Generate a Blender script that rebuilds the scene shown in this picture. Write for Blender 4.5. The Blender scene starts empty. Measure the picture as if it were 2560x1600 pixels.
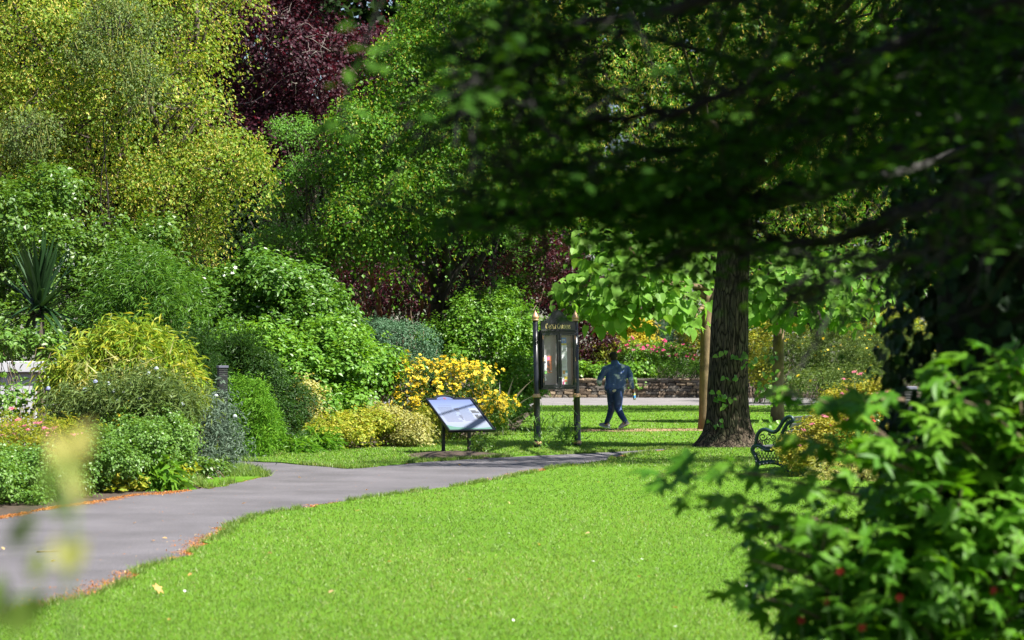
import bpy, math, random
import numpy as np
from mathutils import Vector, Matrix

# ------------------------------------------------------------------ camera, world, sun, exposure
scene = bpy.context.scene
COL = scene.collection
F_PX = 85.0 / 36.0 * 2560.0          # focal length in photograph pixels
CAM_H = 1.65
PITCH = math.atan(92.0 / F_PX)       # the eye-level line lies 92 px below the picture's middle
cam_d = bpy.data.cameras.new("camera")
cam_d.lens = 85.0; cam_d.sensor_width = 36.0; cam_d.sensor_fit = 'HORIZONTAL'
cam_d.clip_start = 0.1; cam_d.clip_end = 2000.0
cam_d.dof.use_dof = True; cam_d.dof.focus_distance = 43.0; cam_d.dof.aperture_fstop = 3.8
cam_d.dof.aperture_blades = 9
cam = bpy.data.objects.new("camera", cam_d); COL.objects.link(cam)
cam.location = (0, 0, CAM_H); cam.rotation_euler = (math.pi / 2 + PITCH, 0, 0)
scene.camera = cam

SUN_AZ = math.radians(115.0)          # from +Y towards +X: from the right, a little behind the camera
SUN_EL = math.radians(53.0)
world = bpy.data.worlds.new("World"); scene.world = world; world.use_nodes = True
wn = world.node_tree.nodes; wl = world.node_tree.links
bg = wn["Background"]; bg.inputs[1].default_value = 0.05
sky = wn.new("ShaderNodeTexSky"); sky.sky_type = 'NISHITA'; sky.sun_disc = False
sky.sun_elevation = SUN_EL; sky.sun_rotation = SUN_AZ
wl.new(sky.outputs[0], bg.inputs[0])
sun_d = bpy.data.lights.new("sun", 'SUN'); sun_d.energy = 5.0; sun_d.angle = math.radians(0.53)
sun_d.color = (1.0, 0.955, 0.88)
sun = bpy.data.objects.new("sun", sun_d); COL.objects.link(sun)
SUN_V = Vector((math.cos(SUN_EL) * math.sin(SUN_AZ), math.cos(SUN_EL) * math.cos(SUN_AZ), math.sin(SUN_EL)))
sun.rotation_euler = SUN_V.to_track_quat('Z', 'Y').to_euler(); sun.location = SUN_V * 60

vs = scene.view_settings
vs.view_transform = 'Standard'; vs.look = 'None'; vs.gamma = 1.0; vs.exposure = 1.6
vs.use_curve_mapping = False
scene.cycles.max_bounces = 7; scene.cycles.diffuse_bounces = 1; scene.cycles.glossy_bounces = 2
scene.cycles.transmission_bounces = 4; scene.cycles.transparent_max_bounces = 8
scene.cycles.caustics_reflective = False; scene.cycles.caustics_refractive = False
scene.cycles.sample_clamp_indirect = 6.0
scene.cycles.use_denoising = True
scene.cycles.use_adaptive_sampling = True
scene.cycles.adaptive_threshold = 0.015

# ------------------------------------------------------------------ helpers
CP, SP = math.cos(PITCH), math.sin(PITCH)
def P(px, py, d):
    """photograph pixel + distance along the ground -> point"""
    u = (px - 1280.0) / F_PX; v = (800.0 - py) / F_PX
    x, y, z = u, CP - v * SP, SP + v * CP
    k = d / y
    return np.array((x * k, d, CAM_H + z * k))
def G(px, py, z=0.0):
    """photograph pixel -> point on the ground"""
    u = (px - 1280.0) / F_PX; v = (800.0 - py) / F_PX
    x, y, zz = u, CP - v * SP, SP + v * CP
    k = (z - CAM_H) / zz
    return np.array((x * k, y * k, z))
def S(d): return F_PX / d            # photograph pixels per metre at distance d

def rng_(seed): return np.random.default_rng(seed)
def unit(a):
    n = np.linalg.norm(a, axis=-1, keepdims=True); n[n < 1e-9] = 1
    return a / n

def mesh_np(name, V, F, mat=None, attrs=None, smooth=False):
    """V (n,3); F (m,k) array or list of such arrays"""
    Fs = F if isinstance(F, list) else [F]
    Fs = [np.asarray(f, dtype=np.int32) for f in Fs if len(f)]
    me = bpy.data.meshes.new(name)
    V = np.ascontiguousarray(V, dtype=np.float32)
    me.vertices.add(len(V)); me.vertices.foreach_set("co", V.ravel())
    loops = np.concatenate([f.ravel() for f in Fs]).astype(np.int32)
    tot = np.concatenate([np.full(len(f), f.shape[1], np.int32) for f in Fs])
    start = np.concatenate(([0], np.cumsum(tot)[:-1])).astype(np.int32)
    me.loops.add(len(loops)); me.loops.foreach_set("vertex_index", loops)
    me.polygons.add(len(tot)); me.polygons.foreach_set("loop_start", start)
    me.update(calc_edges=True)
    me.polygons.foreach_set("use_smooth", np.full(len(tot), bool(smooth)))
    for k, a in (attrs or {}).items():
        at = me.attributes.new(k, 'FLOAT', 'POINT'); at.data.foreach_set("value", np.ascontiguousarray(a, dtype=np.float32))
    if mat is not None: me.materials.append(mat)
    return me

def place(o, parent):
    """parent without moving (parents only ever carry a translation)"""
    COL.objects.link(o)
    if parent is not None:
        o.parent = parent
        o.matrix_parent_inverse = Matrix.Translation(-Vector(WLOC.get(parent.name, (0, 0, 0))))
WLOC = {}
def obj(name, me, parent=None, kind=None, label=None):
    o = bpy.data.objects.new(name, me); place(o, parent)
    if kind: o["kind"] = kind
    if label: o["label"] = label
    return o
def thing(name, label, cat, loc=(0, 0, 0), group=None):
    o = bpy.data.objects.new(name, None); o.location = tuple(float(v) for v in loc); o.empty_display_size = 0.2
    COL.objects.link(o); WLOC[o.name] = tuple(o.location)
    o["label"] = label; o["category"] = cat
    if group: o["group"] = group
    return o
def tag(o, label, cat, group=None):
    o["label"] = label; o["category"] = cat
    if group: o["group"] = group
    return o

class MB:
    """collects simple shapes into one mesh"""
    def __init__(s): s.V = []; s.T = []; s.Q = []; s.n = 0; s.A = []
    def add(s, V, T=None, Q=None, a=0.5):
        V = np.asarray(V, float)
        if T is not None and len(T): s.T.append(np.asarray(T) + s.n)
        if Q is not None and len(Q): s.Q.append(np.asarray(Q) + s.n)
        s.V.append(V); s.n += len(V)
        s.A.append(np.full(len(V), a) if np.isscalar(a) else np.asarray(a))
    def box(s, c, h, R=None, a=0.5, bev=0.0):
        """box centre c, half sizes h, axes rows of R; bev chamfers the vertical+horizontal edges a little"""
        c = np.asarray(c, float); h = np.asarray(h, float); R = np.eye(3) if R is None else np.asarray(R, float)
        if bev <= 0:
            v = np.array([(x, y, z) for x in (-1, 1) for y in (-1, 1) for z in (-1, 1)], float) * h
            q = [(0, 1, 3, 2), (4, 6, 7, 5), (0, 4, 5, 1), (2, 3, 7, 6), (0, 2, 6, 4), (1, 5, 7, 3)]
            s.add(c + v @ R, Q=q, a=a); return
        b = min(bev, *(h * 0.9)); vs_ = []
        idx = {}
        for x in (-1, 1):
            for y in (-1, 1):
                for z in (-1, 1):
                    for ax in range(3):
                        p = np.array((x, y, z), float) * (h - b); p[ax] = (x, y, z)[ax] * h[ax]
                        idx[(x, y, z, ax)] = len(vs_); vs_.append(p)
        q = []; t = []
        for ax in range(3):
            o1, o2 = (ax + 1) % 3, (ax + 2) % 3
            for sg in (-1, 1):
                ring = []
                for (i, j) in ((-1, -1), (1, -1), (1, 1), (-1, 1)):
                    k = [0, 0, 0]; k[ax] = sg; k[o1] = i; k[o2] = j; ring.append(idx[(*k, ax)])
                q.append(ring if sg > 0 else ring[::-1])
        for ax in range(3):
            o1, o2 = (ax + 1) % 3, (ax + 2) % 3
            for i in (-1, 1):
                for j in (-1, 1):
                    k0 = [0, 0, 0]; k1 = [0, 0, 0]
                    k0[ax], k1[ax] = -1, 1
                    for k in (k0, k1): k[o1] = i; k[o2] = j
                    f = [idx[(*k0, o1)], idx[(*k1, o1)], idx[(*k1, o2)], idx[(*k0, o2)]]
                    q.append(f if i * j < 0 else f[::-1])
        for x in (-1, 1):
            for y in (-1, 1):
                for z in (-1, 1):
                    f = [idx[(x, y, z, 0)], idx[(x, y, z, 1)], idx[(x, y, z, 2)]]
                    t.append(f if x * y * z > 0 else f[::-1])
        s.add(c + np.array(vs_) @ R, T=t, Q=q, a=a)
    def tube(s, pts, rad, n=8, cap=True, a=0.5, flat=None):
        """round tube along pts; rad scalar or list; flat=(axis, factor) squeezes the section along an axis"""
        pts = np.asarray(pts, float); m = len(pts)
        rad = np.full(m, rad, float) if np.isscalar(rad) else np.asarray(rad, float)
        tg = np.gradient(pts, axis=0); tg = unit(tg)
        up = np.array((0, 0, 1.0)) if abs(tg[0][2]) < 0.9 else np.array((1.0, 0, 0))
        ns = []
        nv = unit(np.cross(tg[0], up)[None])[0]
        for i in range(m):
            nv = nv - tg[i] * np.dot(nv, tg[i]); nv = nv / (np.linalg.norm(nv) + 1e-9); ns.append(nv)
        ns = np.array(ns); bs = np.cross(tg, ns)
        th = np.arange(n) / n * 2 * math.pi
        ring = (np.cos(th)[None, :, None] * ns[:, None] + np.sin(th)[None, :, None] * bs[:, None]) * rad[:, None, None]
        if flat is not None:
            ax = np.asarray(flat[0], float); ring = ring - (ring @ ax)[..., None] * ax * (1 - flat[1])
        V = (pts[:, None] + ring).reshape(-1, 3)
        i = np.arange(m - 1)[:, None]; j = np.arange(n)[None]
        q = np.stack((i * n + j, i * n + (j + 1) % n, (i + 1) * n + (j + 1) % n, (i + 1) * n + j), -1).reshape(-1, 4)
        T = []
        if cap:
            V = np.vstack((V, pts[0], pts[-1])); c0, c1 = m * n, m * n + 1
            T = [(c0, (k + 1) % n, k) for k in range(n)] + [(c1, (m - 1) * n + k, (m - 1) * n + (k + 1) % n) for k in range(n)]
        s.add(V, T=T, Q=q, a=a)
    def lathe(s, c, prof, n=16, a=0.5, axis=None):
        """prof: list of (radius, height) from bottom to top round a vertical axis at c"""
        prof = np.asarray(prof, float); m = len(prof); th = np.arange(n) / n * 2 * math.pi
        V = np.stack((prof[:, 0][:, None] * np.cos(th), prof[:, 0][:, None] * np.sin(th), np.repeat(prof[:, 1][:, None], n, 1)), -1).reshape(-1, 3)
        if axis is not None: V = V @ axis
        i = np.arange(m - 1)[:, None]; j = np.arange(n)[None]
        q = np.stack((i * n + j, i * n + (j + 1) % n, (i + 1) * n + (j + 1) % n, (i + 1) * n + j), -1).reshape(-1, 4)
        s.add(np.asarray(c) + V, Q=q, a=a)
    def prism(s, outline, o, ex, ey, ez, t, a=0.5, ctr=None):
        """closed 2-D outline (counter-clockwise, star-shaped about its mean) extruded by t along ez"""
        P2 = np.asarray(outline, float); n = len(P2); c = P2.mean(0) if ctr is None else np.asarray(ctr, float)
        ex, ey, ez, o = (np.asarray(k, float) for k in (ex, ey, ez, o))
        f = lambda p, w: o + p[..., :1] * ex + p[..., 1:2] * ey + w * ez
        V = np.vstack((f(P2, 0), f(P2, t), f(c[None], 0), f(c[None], t)))
        k = np.arange(n); k2 = (k + 1) % n
        T = np.vstack((np.stack((np.full(n, 2 * n), k2, k), -1), np.stack((np.full(n, 2 * n + 1), n + k, n + k2), -1)))
        s.add(V, T=T, Q=np.stack((k, k2, n + k2, n + k), -1), a=a)
    def mesh(s, name, mat=None, smooth=False):
        V = np.vstack(s.V); F = []
        if s.T: F.append(np.vstack(s.T))
        if s.Q: F.append(np.vstack(s.Q))
        return mesh_np(name, V, F, mat, {"rnd": np.concatenate(s.A)}, smooth)
    def build(s, name, mat, parent=None, smooth=False, kind=None, label=None):
        return obj(name, s.mesh(name, mat, smooth), parent, kind, label)

def vnoise(p, seed=0):
    """cheap smooth noise in about -1..1 for points p (n,3)"""
    r = rng_(seed); out = 0
    for k in range(4):
        d = unit(r.normal(size=(1, 3)))[0] * (1.0 + 0.55 * k); ph = r.uniform(0, 6.28); d2 = unit(r.normal(size=(1, 3)))[0] * 0.8
        out = out + np.sin(p @ d + ph + 1.3 * np.sin(p @ d2 * 1.7 + ph * 2)) / (1 + 0.4 * k)
    return out / 2.4
def in_poly(x, y, poly):
    poly = np.asarray(poly); ins = np.zeros(len(x), bool); j = len(poly) - 1
    for i in range(len(poly)):
        xi, yi = poly[i, 0], poly[i, 1]; xj, yj = poly[j, 0], poly[j, 1]
        c = ((yi > y) != (yj > y)) & (x < (xj - xi) * (y - yi) / (yj - yi + 1e-12) + xi); ins ^= c; j = i
    return ins

# ------------------------------------------------------------------ materials
def new_mat(name):
    m = bpy.data.materials.new(name); m.use_nodes = True; nt = m.node_tree
    return m, nt, nt.nodes["Principled BSDF"]
def ramp(nt, src, stops):
    r = nt.nodes.new("ShaderNodeValToRGB"); e = r.color_ramp.elements
    while len(e) < len(stops): e.new(0.5)
    for k, (p, c) in enumerate(stops): e[k].position = p; e[k].color = (*c, 1)
    nt.links.new(src, r.inputs[0]); return r.outputs[0]
def noise(nt, scale, detail=4, rough=0.6, vec=None, stretch=None):
    n = nt.nodes.new("ShaderNodeTexNoise"); n.inputs["Scale"].default_value = scale
    n.inputs["Detail"].default_value = detail; n.inputs["Roughness"].default_value = rough
    tc = nt.nodes.new("ShaderNodeTexCoord"); v = tc.outputs["Object"]
    if stretch:
        mp = nt.nodes.new("ShaderNodeMapping"); mp.inputs["Scale"].default_value = stretch
        nt.links.new(v, mp.inputs[0]); v = mp.outputs[0]
    nt.links.new(v, n.inputs["Vector"]); return n.outputs["Fac"]
def mixc(nt, f, a, b):
    m = nt.nodes.new("ShaderNodeMix"); m.data_type = 'RGBA'
    for s_, v in ((0, f), (6, a), (7, b)):
        if hasattr(v, "is_output"): nt.links.new(v, m.inputs[s_])
        else: m.inputs[s_].default_value = v if s_ == 0 else (*v, 1)
    return m.outputs[2]
def leaf_mat(name, stops, trans=0.37, rough=0.5, tint=(1.35, 1.25, 0.5), spec=0.22):
    """leaf: colour by the per-leaf value rnd, partly translucent"""
    m, nt, b = new_mat(name)
    at = nt.nodes.new("ShaderNodeAttribute"); at.attribute_name = "rnd"
    c = ramp(nt, at.outputs["Fac"], stops)
    nt.links.new(c, b.inputs["Base Color"]); b.inputs["Roughness"].default_value = rough
    b.inputs["Specular IOR Level"].default_value = spec
    t = nt.nodes.new("ShaderNodeBsdfTranslucent")
    mu = nt.nodes.new("ShaderNodeMix"); mu.data_type = 'RGBA'; mu.blend_type = 'MULTIPLY'; mu.inputs[0].default_value = 1
    nt.links.new(c, mu.inputs[6]); mu.inputs[7].default_value = (*tint, 1); nt.links.new(mu.outputs[2], t.inputs[0])
    mx = nt.nodes.new("ShaderNodeMixShader"); mx.inputs[0].default_value = trans
    nt.links.new(b.outputs[0], mx.inputs[1]); nt.links.new(t.outputs[0], mx.inputs[2])
    nt.links.new(mx.outputs[0], nt.nodes["Material Output"].inputs[0])
    return m
def plain_mat(name, col, rough=0.5, metal=0.0, var=0.12, scale=20.0, bump=0.0, spec=0.5):
    m, nt, b = new_mat(name)
    f = noise(nt, scale)
    lo = tuple(c * (1 - var) for c in col); hi = tuple(min(1, c * (1 + var)) for c in col)
    nt.links.new(ramp(nt, f, [(0.3, lo), (0.7, hi)]), b.inputs["Base Color"])
    b.inputs["Roughness"].default_value = rough; b.inputs["Metallic"].default_value = metal
    b.inputs["Specular IOR Level"].default_value = spec
    if bump:
        bn = nt.nodes.new("ShaderNodeBump"); bn.inputs["Strength"].default_value = bump; bn.inputs["Distance"].default_value = 0.01
        nt.links.new(f, bn.inputs["Height"]); nt.links.new(bn.outputs[0], b.inputs["Normal"])
    return m
def bark_mat(name, dark, light, scale=9.0, stretch=(1, 1, 0.22), bump=0.8):
    m, nt, b = new_mat(name)
    f = noise(nt, scale, 8, 0.7, stretch=stretch)
    nt.links.new(ramp(nt, f, [(0.35, dark), (0.65, light)]), b.inputs["Base Color"]); b.inputs["Roughness"].default_value = 0.9
    bn = nt.nodes.new("ShaderNodeBump"); bn.inputs["Strength"].default_value = bump; bn.inputs["Distance"].default_value = 0.03
    nt.links.new(f, bn.inputs["Height"]); nt.links.new(bn.outputs[0], b.inputs["Normal"])
    return m
def old_bark(name):
    """fissured bark: long irregular plates with dark cracks, lichen tint"""
    m, nt, b = new_mat(name); tc = nt.nodes.new("ShaderNodeTexCoord"); mp = nt.nodes.new("ShaderNodeMapping"); mp.inputs["Scale"].default_value = (1, 1, .2)
    nt.links.new(tc.outputs["Object"], mp.inputs[0]); n0 = nt.nodes.new("ShaderNodeTexNoise"); n0.inputs["Scale"].default_value = 5; nt.links.new(mp.outputs[0], n0.inputs["Vector"])
    ad = nt.nodes.new("ShaderNodeMix"); ad.data_type = 'RGBA'; ad.blend_type = 'LINEAR_LIGHT'; ad.inputs[0].default_value = .12; nt.links.new(mp.outputs[0], ad.inputs[6]); nt.links.new(n0.outputs["Color"], ad.inputs[7])
    vo = nt.nodes.new("ShaderNodeTexVoronoi"); vo.feature = 'DISTANCE_TO_EDGE'; vo.inputs["Scale"].default_value = 15; nt.links.new(ad.outputs[2], vo.inputs["Vector"])
    f = noise(nt, 26, 8, .7, stretch=(1, 1, .3)); g = noise(nt, 2.2, 4, .6)
    plate = ramp(nt, f, [(.3, (.040, .030, .021)), (.6, (.105, .082, .056)), (.8, (.15, .12, .085))]); plate = mixc(nt, ramp(nt, g, [(.5, (0, 0, 0)), (.7, (.5, .5, .5))]), plate, (.07, .085, .035))
    col = mixc(nt, ramp(nt, vo.outputs["Distance"], [(.02, (0, 0, 0)), (.16, (1, 1, 1))]), (.012, .009, .006), plate)
    nt.links.new(col, b.inputs["Base Color"]); b.inputs["Roughness"].default_value = .95; b.inputs["Specular IOR Level"].default_value = .15
    ma = nt.nodes.new("ShaderNodeMath"); ma.operation = 'MULTIPLY_ADD'; ma.inputs[1].default_value = .35; nt.links.new(f, ma.inputs[0]); nt.links.new(vo.outputs["Distance"], ma.inputs[2])
    bn = nt.nodes.new("ShaderNodeBump"); bn.inputs["Strength"].default_value = 1; bn.inputs["Distance"].default_value = .05; nt.links.new(ma.outputs[0], bn.inputs["Height"]); nt.links.new(bn.outputs[0], b.inputs["Normal"]); return m
M = {}
M['old_bark'] = old_bark("old_bark")
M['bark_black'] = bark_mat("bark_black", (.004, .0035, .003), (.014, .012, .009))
M['bark_grey'] = bark_mat("bark_grey", (0.018, 0.014, 0.010), (0.115, 0.090, 0.062), 17.0, (1, 1, .15), 1.0)
M['bark_brown'] = bark_mat("bark_brown", (0.10, 0.065, 0.035), (0.24, 0.17, 0.09), 6, (1, 1, 0.5), 0.4)
M['bark_dark'] = bark_mat("bark_dark", (0.012, 0.009, 0.007), (0.04, 0.032, 0.024))
M['bark_red'] = bark_mat("bark_red", (0.10, 0.035, 0.018), (0.26, 0.10, 0.05), 8)
M['twig_grey'] = plain_mat("twig_grey", (0.20, 0.17, 0.15), 0.8)
M['stem_green'] = plain_mat("stem_green", (0.09, 0.14, 0.04), 0.6)
M['stem_brown'] = plain_mat("stem_brown", (0.14, 0.10, 0.06), 0.8)

# ------------------------------------------------------------------ leaves
def tmpl(V, T): return np.array(V, float), np.array(T, np.int32)
L_DIAMOND = tmpl([(0, 0, 0), (-.32, .45, .10), (0, 1, -.12), (.32, .45, .10)], [(0, 2, 1), (0, 3, 2)])
L_OVATE = tmpl([(0, 0, 0), (-.30, .30, .09), (-.24, .68, .05), (0, 1, -.12), (.24, .68, .05), (.30, .30, .09)],
               [(0, 3, 2), (0, 2, 1), (0, 5, 4), (0, 4, 3)])
L_ROUND = tmpl([(0, 0, 0), (-.44, .28, .08), (-.40, .70, .05), (0, 1, -.10), (.40, .70, .05), (.44, .28, .08)],
               [(0, 3, 2), (0, 2, 1), (0, 5, 4), (0, 4, 3)])
L_RHOMB = tmpl([(0, 0, 0), (-.46, .44, .10), (0, 1, -.12), (.46, .44, .10)], [(0, 2, 1), (0, 3, 2)])
L_LEAF2 = tmpl([(0, 0, 0), (-.37, .42, .10), (0, 1, -.12), (.37, .42, .10)], [(0, 2, 1), (0, 3, 2)])
L_LANCE = tmpl([(0, 0, 0), (-.10, .40, .03), (0, 1, -.22), (.10, .40, .03)], [(0, 2, 1), (0, 3, 2)])
L_NEEDLE = tmpl([(-.05, 0, 0), (.05, 0, 0), (0, 1, -.05)], [(0, 1, 2)])
L_BRACT = tmpl([(-.10, 0, 0), (.10, 0, 0), (.13, .8, .04), (-.13, .8, .04)], [(0, 1, 2), (0, 2, 3)])
_h = [(0, .10), (.16, 0), (.36, .06), (.47, .26), (.42, .50), (.27, .74), (.10, .93), (0, 1.08)]
_hv = [(0, .5, -.03)] + [(x, y, .14 * x - .16 * max(0, y - .5)) for x, y in _h] + [(-x, y, .14 * x - .16 * max(0, y - .5)) for x, y in _h[1:-1]]
_ht = [(0, 1 + k, 2 + k) for k in range(7)] + [(0, 9, 1)] + [(0, 10 + k, 9 + k) for k in range(5)] + [(0, 8, 14)]
L_HEART = tmpl(_hv, _ht)
def _maple():
    ang = [(90, 1.0), (75, .62), (66, .45), (52, .70), (38, .95), (24, .55), (8, .36), (-8, .55), (-22, .66), (-45, .30)]
    R = [(r * math.cos(math.radians(a)), .32 + r * .72 * math.sin(math.radians(a))) for a, r in ang]
    out = [R[0]] + R[1:] + [(0, .02)] + [(-x, y) for x, y in R[:0:-1]]
    V = [(0, .32, .06)] + [(x, y, .06 - .30 * ((x * x + (y - .32) ** 2))) for x, y in out]
    n = len(out); T = [(0, 1 + (k + 1) % n, 1 + k) for k in range(n)]
    return tmpl(V, T)
L_MAPLE = _maple()
_e = [(0, 0), (.13, .14), (.24, .36), (.25, .58), (.16, .82), (0, 1.0)]
_ev = [(0, .5, -.04)] + [(x, y, .2 * x - .15 * (y - .4) ** 2) for x, y in _e] + [(-x, y, .2 * x - .15 * (y - .4) ** 2) for x, y in _e[1:-1]]
L_ELM = tmpl(_ev, [(0, 1 + k, 2 + k) for k in range(5)] + [(0, 7, 1)] + [(0, 8 + k, 7 + k) for k in range(3)] + [(0, 6, 10)])
def _flower5():
    V = [(0, 0, 0)]; T = []
    for k in range(5):
        a = k * 2 * math.pi / 5; b = len(V)
        for r, da, z in ((.50, -.42, .10), (.60, 0, .16), (.50, .42, .10)): V.append((r * math.cos(a + da), r * math.sin(a + da), z))
        T += [(0, b, b + 1), (0, b + 1, b + 2)]
    b = len(V)
    for k in range(6): V.append((.13 * math.cos(k * 1.047), .13 * math.sin(k * 1.047), .08))
    V.append((0, 0, .20)); T += [(b + 6, b + k, b + (k + 1) % 6) for k in range(6)]
    return tmpl(V, T)
F_FIVE = _flower5()

def frames(nrm, dirv):
    nrm = unit(nrm); d = dirv - nrm * np.sum(dirv * nrm, -1, keepdims=True); d = unit(d)
    return np.stack((np.cross(d, nrm), d, nrm), 1)      # rows x(side) y(length) z(normal)
def leaves_arrays(tm, pos, nrm, dirv, size, rnd):
    T, F = tm; k = len(T); n = len(pos)
    R = frames(nrm, dirv)
    V = pos[:, None] + (np.einsum('kj,njc->nkc', T, R)) * np.asarray(size)[:, None, None]
    Fa = (F[None] + (np.arange(n) * k)[:, None, None]).reshape(-1, 3)
    return V.reshape(-1, 3), Fa, np.repeat(rnd, k)
def leaves_mesh(name, tm, pos, nrm, dirv, size, rnd, mat):
    V, F, a = leaves_arrays(tm, pos, nrm, dirv, size, np.clip(rnd, 0, 1))
    return mesh_np(name, V, F, mat, {"rnd": a})
def lobe(px, py, d, rx, ry, rd):
    s = S(d); return (*P(px, py, d), rx / s, rd, ry / s)
def crown(lobes, n, seed, clump=14, cr=0.22, size=0.08, var=0.3, shell=0.16, fill=0.12, up=0.65, out=0.8, jit=0.55,
          droop=0.3, flat=0.35, zmin=0.03, lump=0.18, cut=0.78, sub=11, spray=0.0, shoots=0, shoot_len=.3):
    """leaf positions in sprays spread over (and thinly inside) a set of ellipsoid lobes"""
    r = rng_(seed); L = np.array(lobes, float)
    if sub:                                                 # billows on every lobe
        ex = []
        for q in L:
            for _ in range(sub):
                d0 = unit(r.normal(size=(1, 3)))[0]; d0[2] = abs(d0[2]) * 1.1 - .3; f = r.uniform(.20, .46)
                ex.append(np.concatenate((q[:3] + d0 * q[3:] * r.uniform(.72, 1.02), q[3:] * f * r.uniform(.75, 1.25, 3))))
        L[:, 3:] *= (.86 if sub > 6 else 1); L = np.vstack((L, ex))
    C, A = L[:, :3], L[:, 3:]
    w = (A[:, 0] * A[:, 1] + A[:, 0] * A[:, 2] + A[:, 1] * A[:, 2]); w = w / w.sum()
    nc = max(2, int(n / clump * 1.9)); k = r.choice(len(L), nc, p=w)
    d = unit(r.normal(size=(nc, 3)))
    rad = 1 - np.abs(r.normal(size=nc)) * shell; ins = r.random(nc) < fill; rad[ins] = r.uniform(.35, .9, ins.sum())
    rad = rad * (1 + lump * vnoise(C[k] * 1.7 + d * 3.2, seed))
    c = C[k] + d * A[k] * rad[:, None]
    keep = np.ones(nc, bool)
    for i in range(len(L)):
        q = np.sum(((c - C[i]) / A[i]) ** 2, 1) < cut ** 2
        keep &= ~(q & (k != i) & (r.random(nc) > .12))
    keep &= c[:, 2] > zmin
    c, d, k = c[keep], d[keep], k[keep]; o = unit(d / A[k])
    cm = max(1, int(round(n / max(1, len(c))))); m = len(c)
    cs = r.uniform(.65, 1.35, m); crn = r.random(m)
    idx = np.repeat(np.arange(m), cm); nn = len(idx)
    cn = unit(o * out + np.array((0, 0, up)) + r.normal(size=(m, 3)) * .25)
    t = r.normal(size=(nn, 3)); t -= cn[idx] * np.sum(t * cn[idx], 1, keepdims=True)
    pos = c[idx] + t * cr * .62 * cs[idx][:, None] + cn[idx] * (r.normal(size=nn) * cr * flat)[:, None]
    tl = np.linalg.norm(t, axis=1); pos[:, 2] -= droop * cr * .4 * tl ** 2
    pos[:, 2] = np.maximum(pos[:, 2], zmin)
    nrm = unit(cn[idx] + r.normal(size=(nn, 3)) * jit)
    dv = unit(o[idx] * .6 + unit(t) * .8 + r.normal(size=(nn, 3)) * .5 - np.array((0, 0, droop)))
    if spray:                                               # leaves set along short arching shoots instead of flat pads
        ax = unit(o * .75 + np.array((0, 0, .75)) + r.normal(size=(m, 3)) * .45)[idx]; tt = r.uniform(-.45, 1, nn)
        ra = np.cross(ax, r.normal(size=(nn, 3))); ra = unit(ra); ln = spray * cs[idx] * r.choice([.8, 1, 1, 1.5], m)[idx]
        pos = c[idx] + ax * (tt * ln)[:, None] + ra * (size * .30 + .10 * spray * (1 - tt))[:, None]
        pos[:, 2] -= .35 * ln * np.clip(tt, 0, 1) ** 2; pos[:, 2] = np.maximum(pos[:, 2], zmin)
        dv = unit(ra * .9 + ax * .55 - np.array((0, 0, .25)) + r.normal(size=(nn, 3)) * .25)
        nrm = unit(ax * .7 + np.array((0, 0, .55)) + o[idx] * .35 + r.normal(size=(nn, 3)) * jit * .8)
    sz = size * (1 + var * r.uniform(-1, 1, nn)); rnd = .55 * r.random(nn) + .45 * crn[idx]
    out_ = dict(pos=pos, nrm=nrm, dir=dv, size=sz, rnd=rnd, out=o[idx], clump=idx, cc=c, co=o)
    if shoots:                                              # loose shoots standing out of the outline
        sel = r.choice(m, min(shoots, m), replace=False); nl = 9; t_ = np.linspace(.1, 1, nl)
        sd = unit(o[sel] * .6 + np.array((0, 0, .9)) + r.normal(size=(len(sel), 3)) * .35); ln = shoot_len * r.uniform(.5, 1.3, len(sel))
        q = (c[sel][:, None] + sd[:, None] * (ln[:, None] * t_)[..., None]); q[..., 2] -= .25 * ln[:, None] * t_ ** 2
        q = q.reshape(-1, 3); sd2 = np.repeat(sd, nl, 0); ld = unit(np.cross(sd2, r.normal(size=q.shape)) * .9 + sd2 * .5); s2 = np.tile(1.1 - .5 * t_, len(sel)) * size * r.uniform(.8, 1.2, len(q))
        add = dict(pos=q, nrm=unit(sd2 * .6 + np.array((0, -.1, .7)) + r.normal(size=q.shape) * .35), dir=ld, size=s2, rnd=np.clip(.55 + .3 * r.random(len(q)), 0, 1), out=np.repeat(o[sel], nl, 0), clump=np.repeat(sel, nl))
        for k2, v in add.items(): out_[k2] = np.concatenate((out_[k2], v))
    return out_
def foliage(name, cw, tm, mat, parent, kind="stuff", label=None):
    return obj(name, leaves_mesh(name, tm, cw['pos'], cw['nrm'], cw['dir'], cw['size'], cw['rnd'], mat), parent, kind, label)
def limb(a, b, r, n=7, bend=0.12, sag=0.0):
    a, b = np.asarray(a, float), np.asarray(b, float); t = np.linspace(0, 1, n)[:, None]; L = np.linalg.norm(b - a)
    p = a + (b - a) * t; w = np.sin(t * math.pi) * L * bend
    p += w * unit(r.normal(size=(1, 3))) + .35 * w * np.sin(t * 9 + r.uniform(0, 6)) * unit(r.normal(size=(1, 3)))
    p[:, 2] += (np.sin(t * math.pi) * L * sag)[:, 0]
    return p
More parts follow.
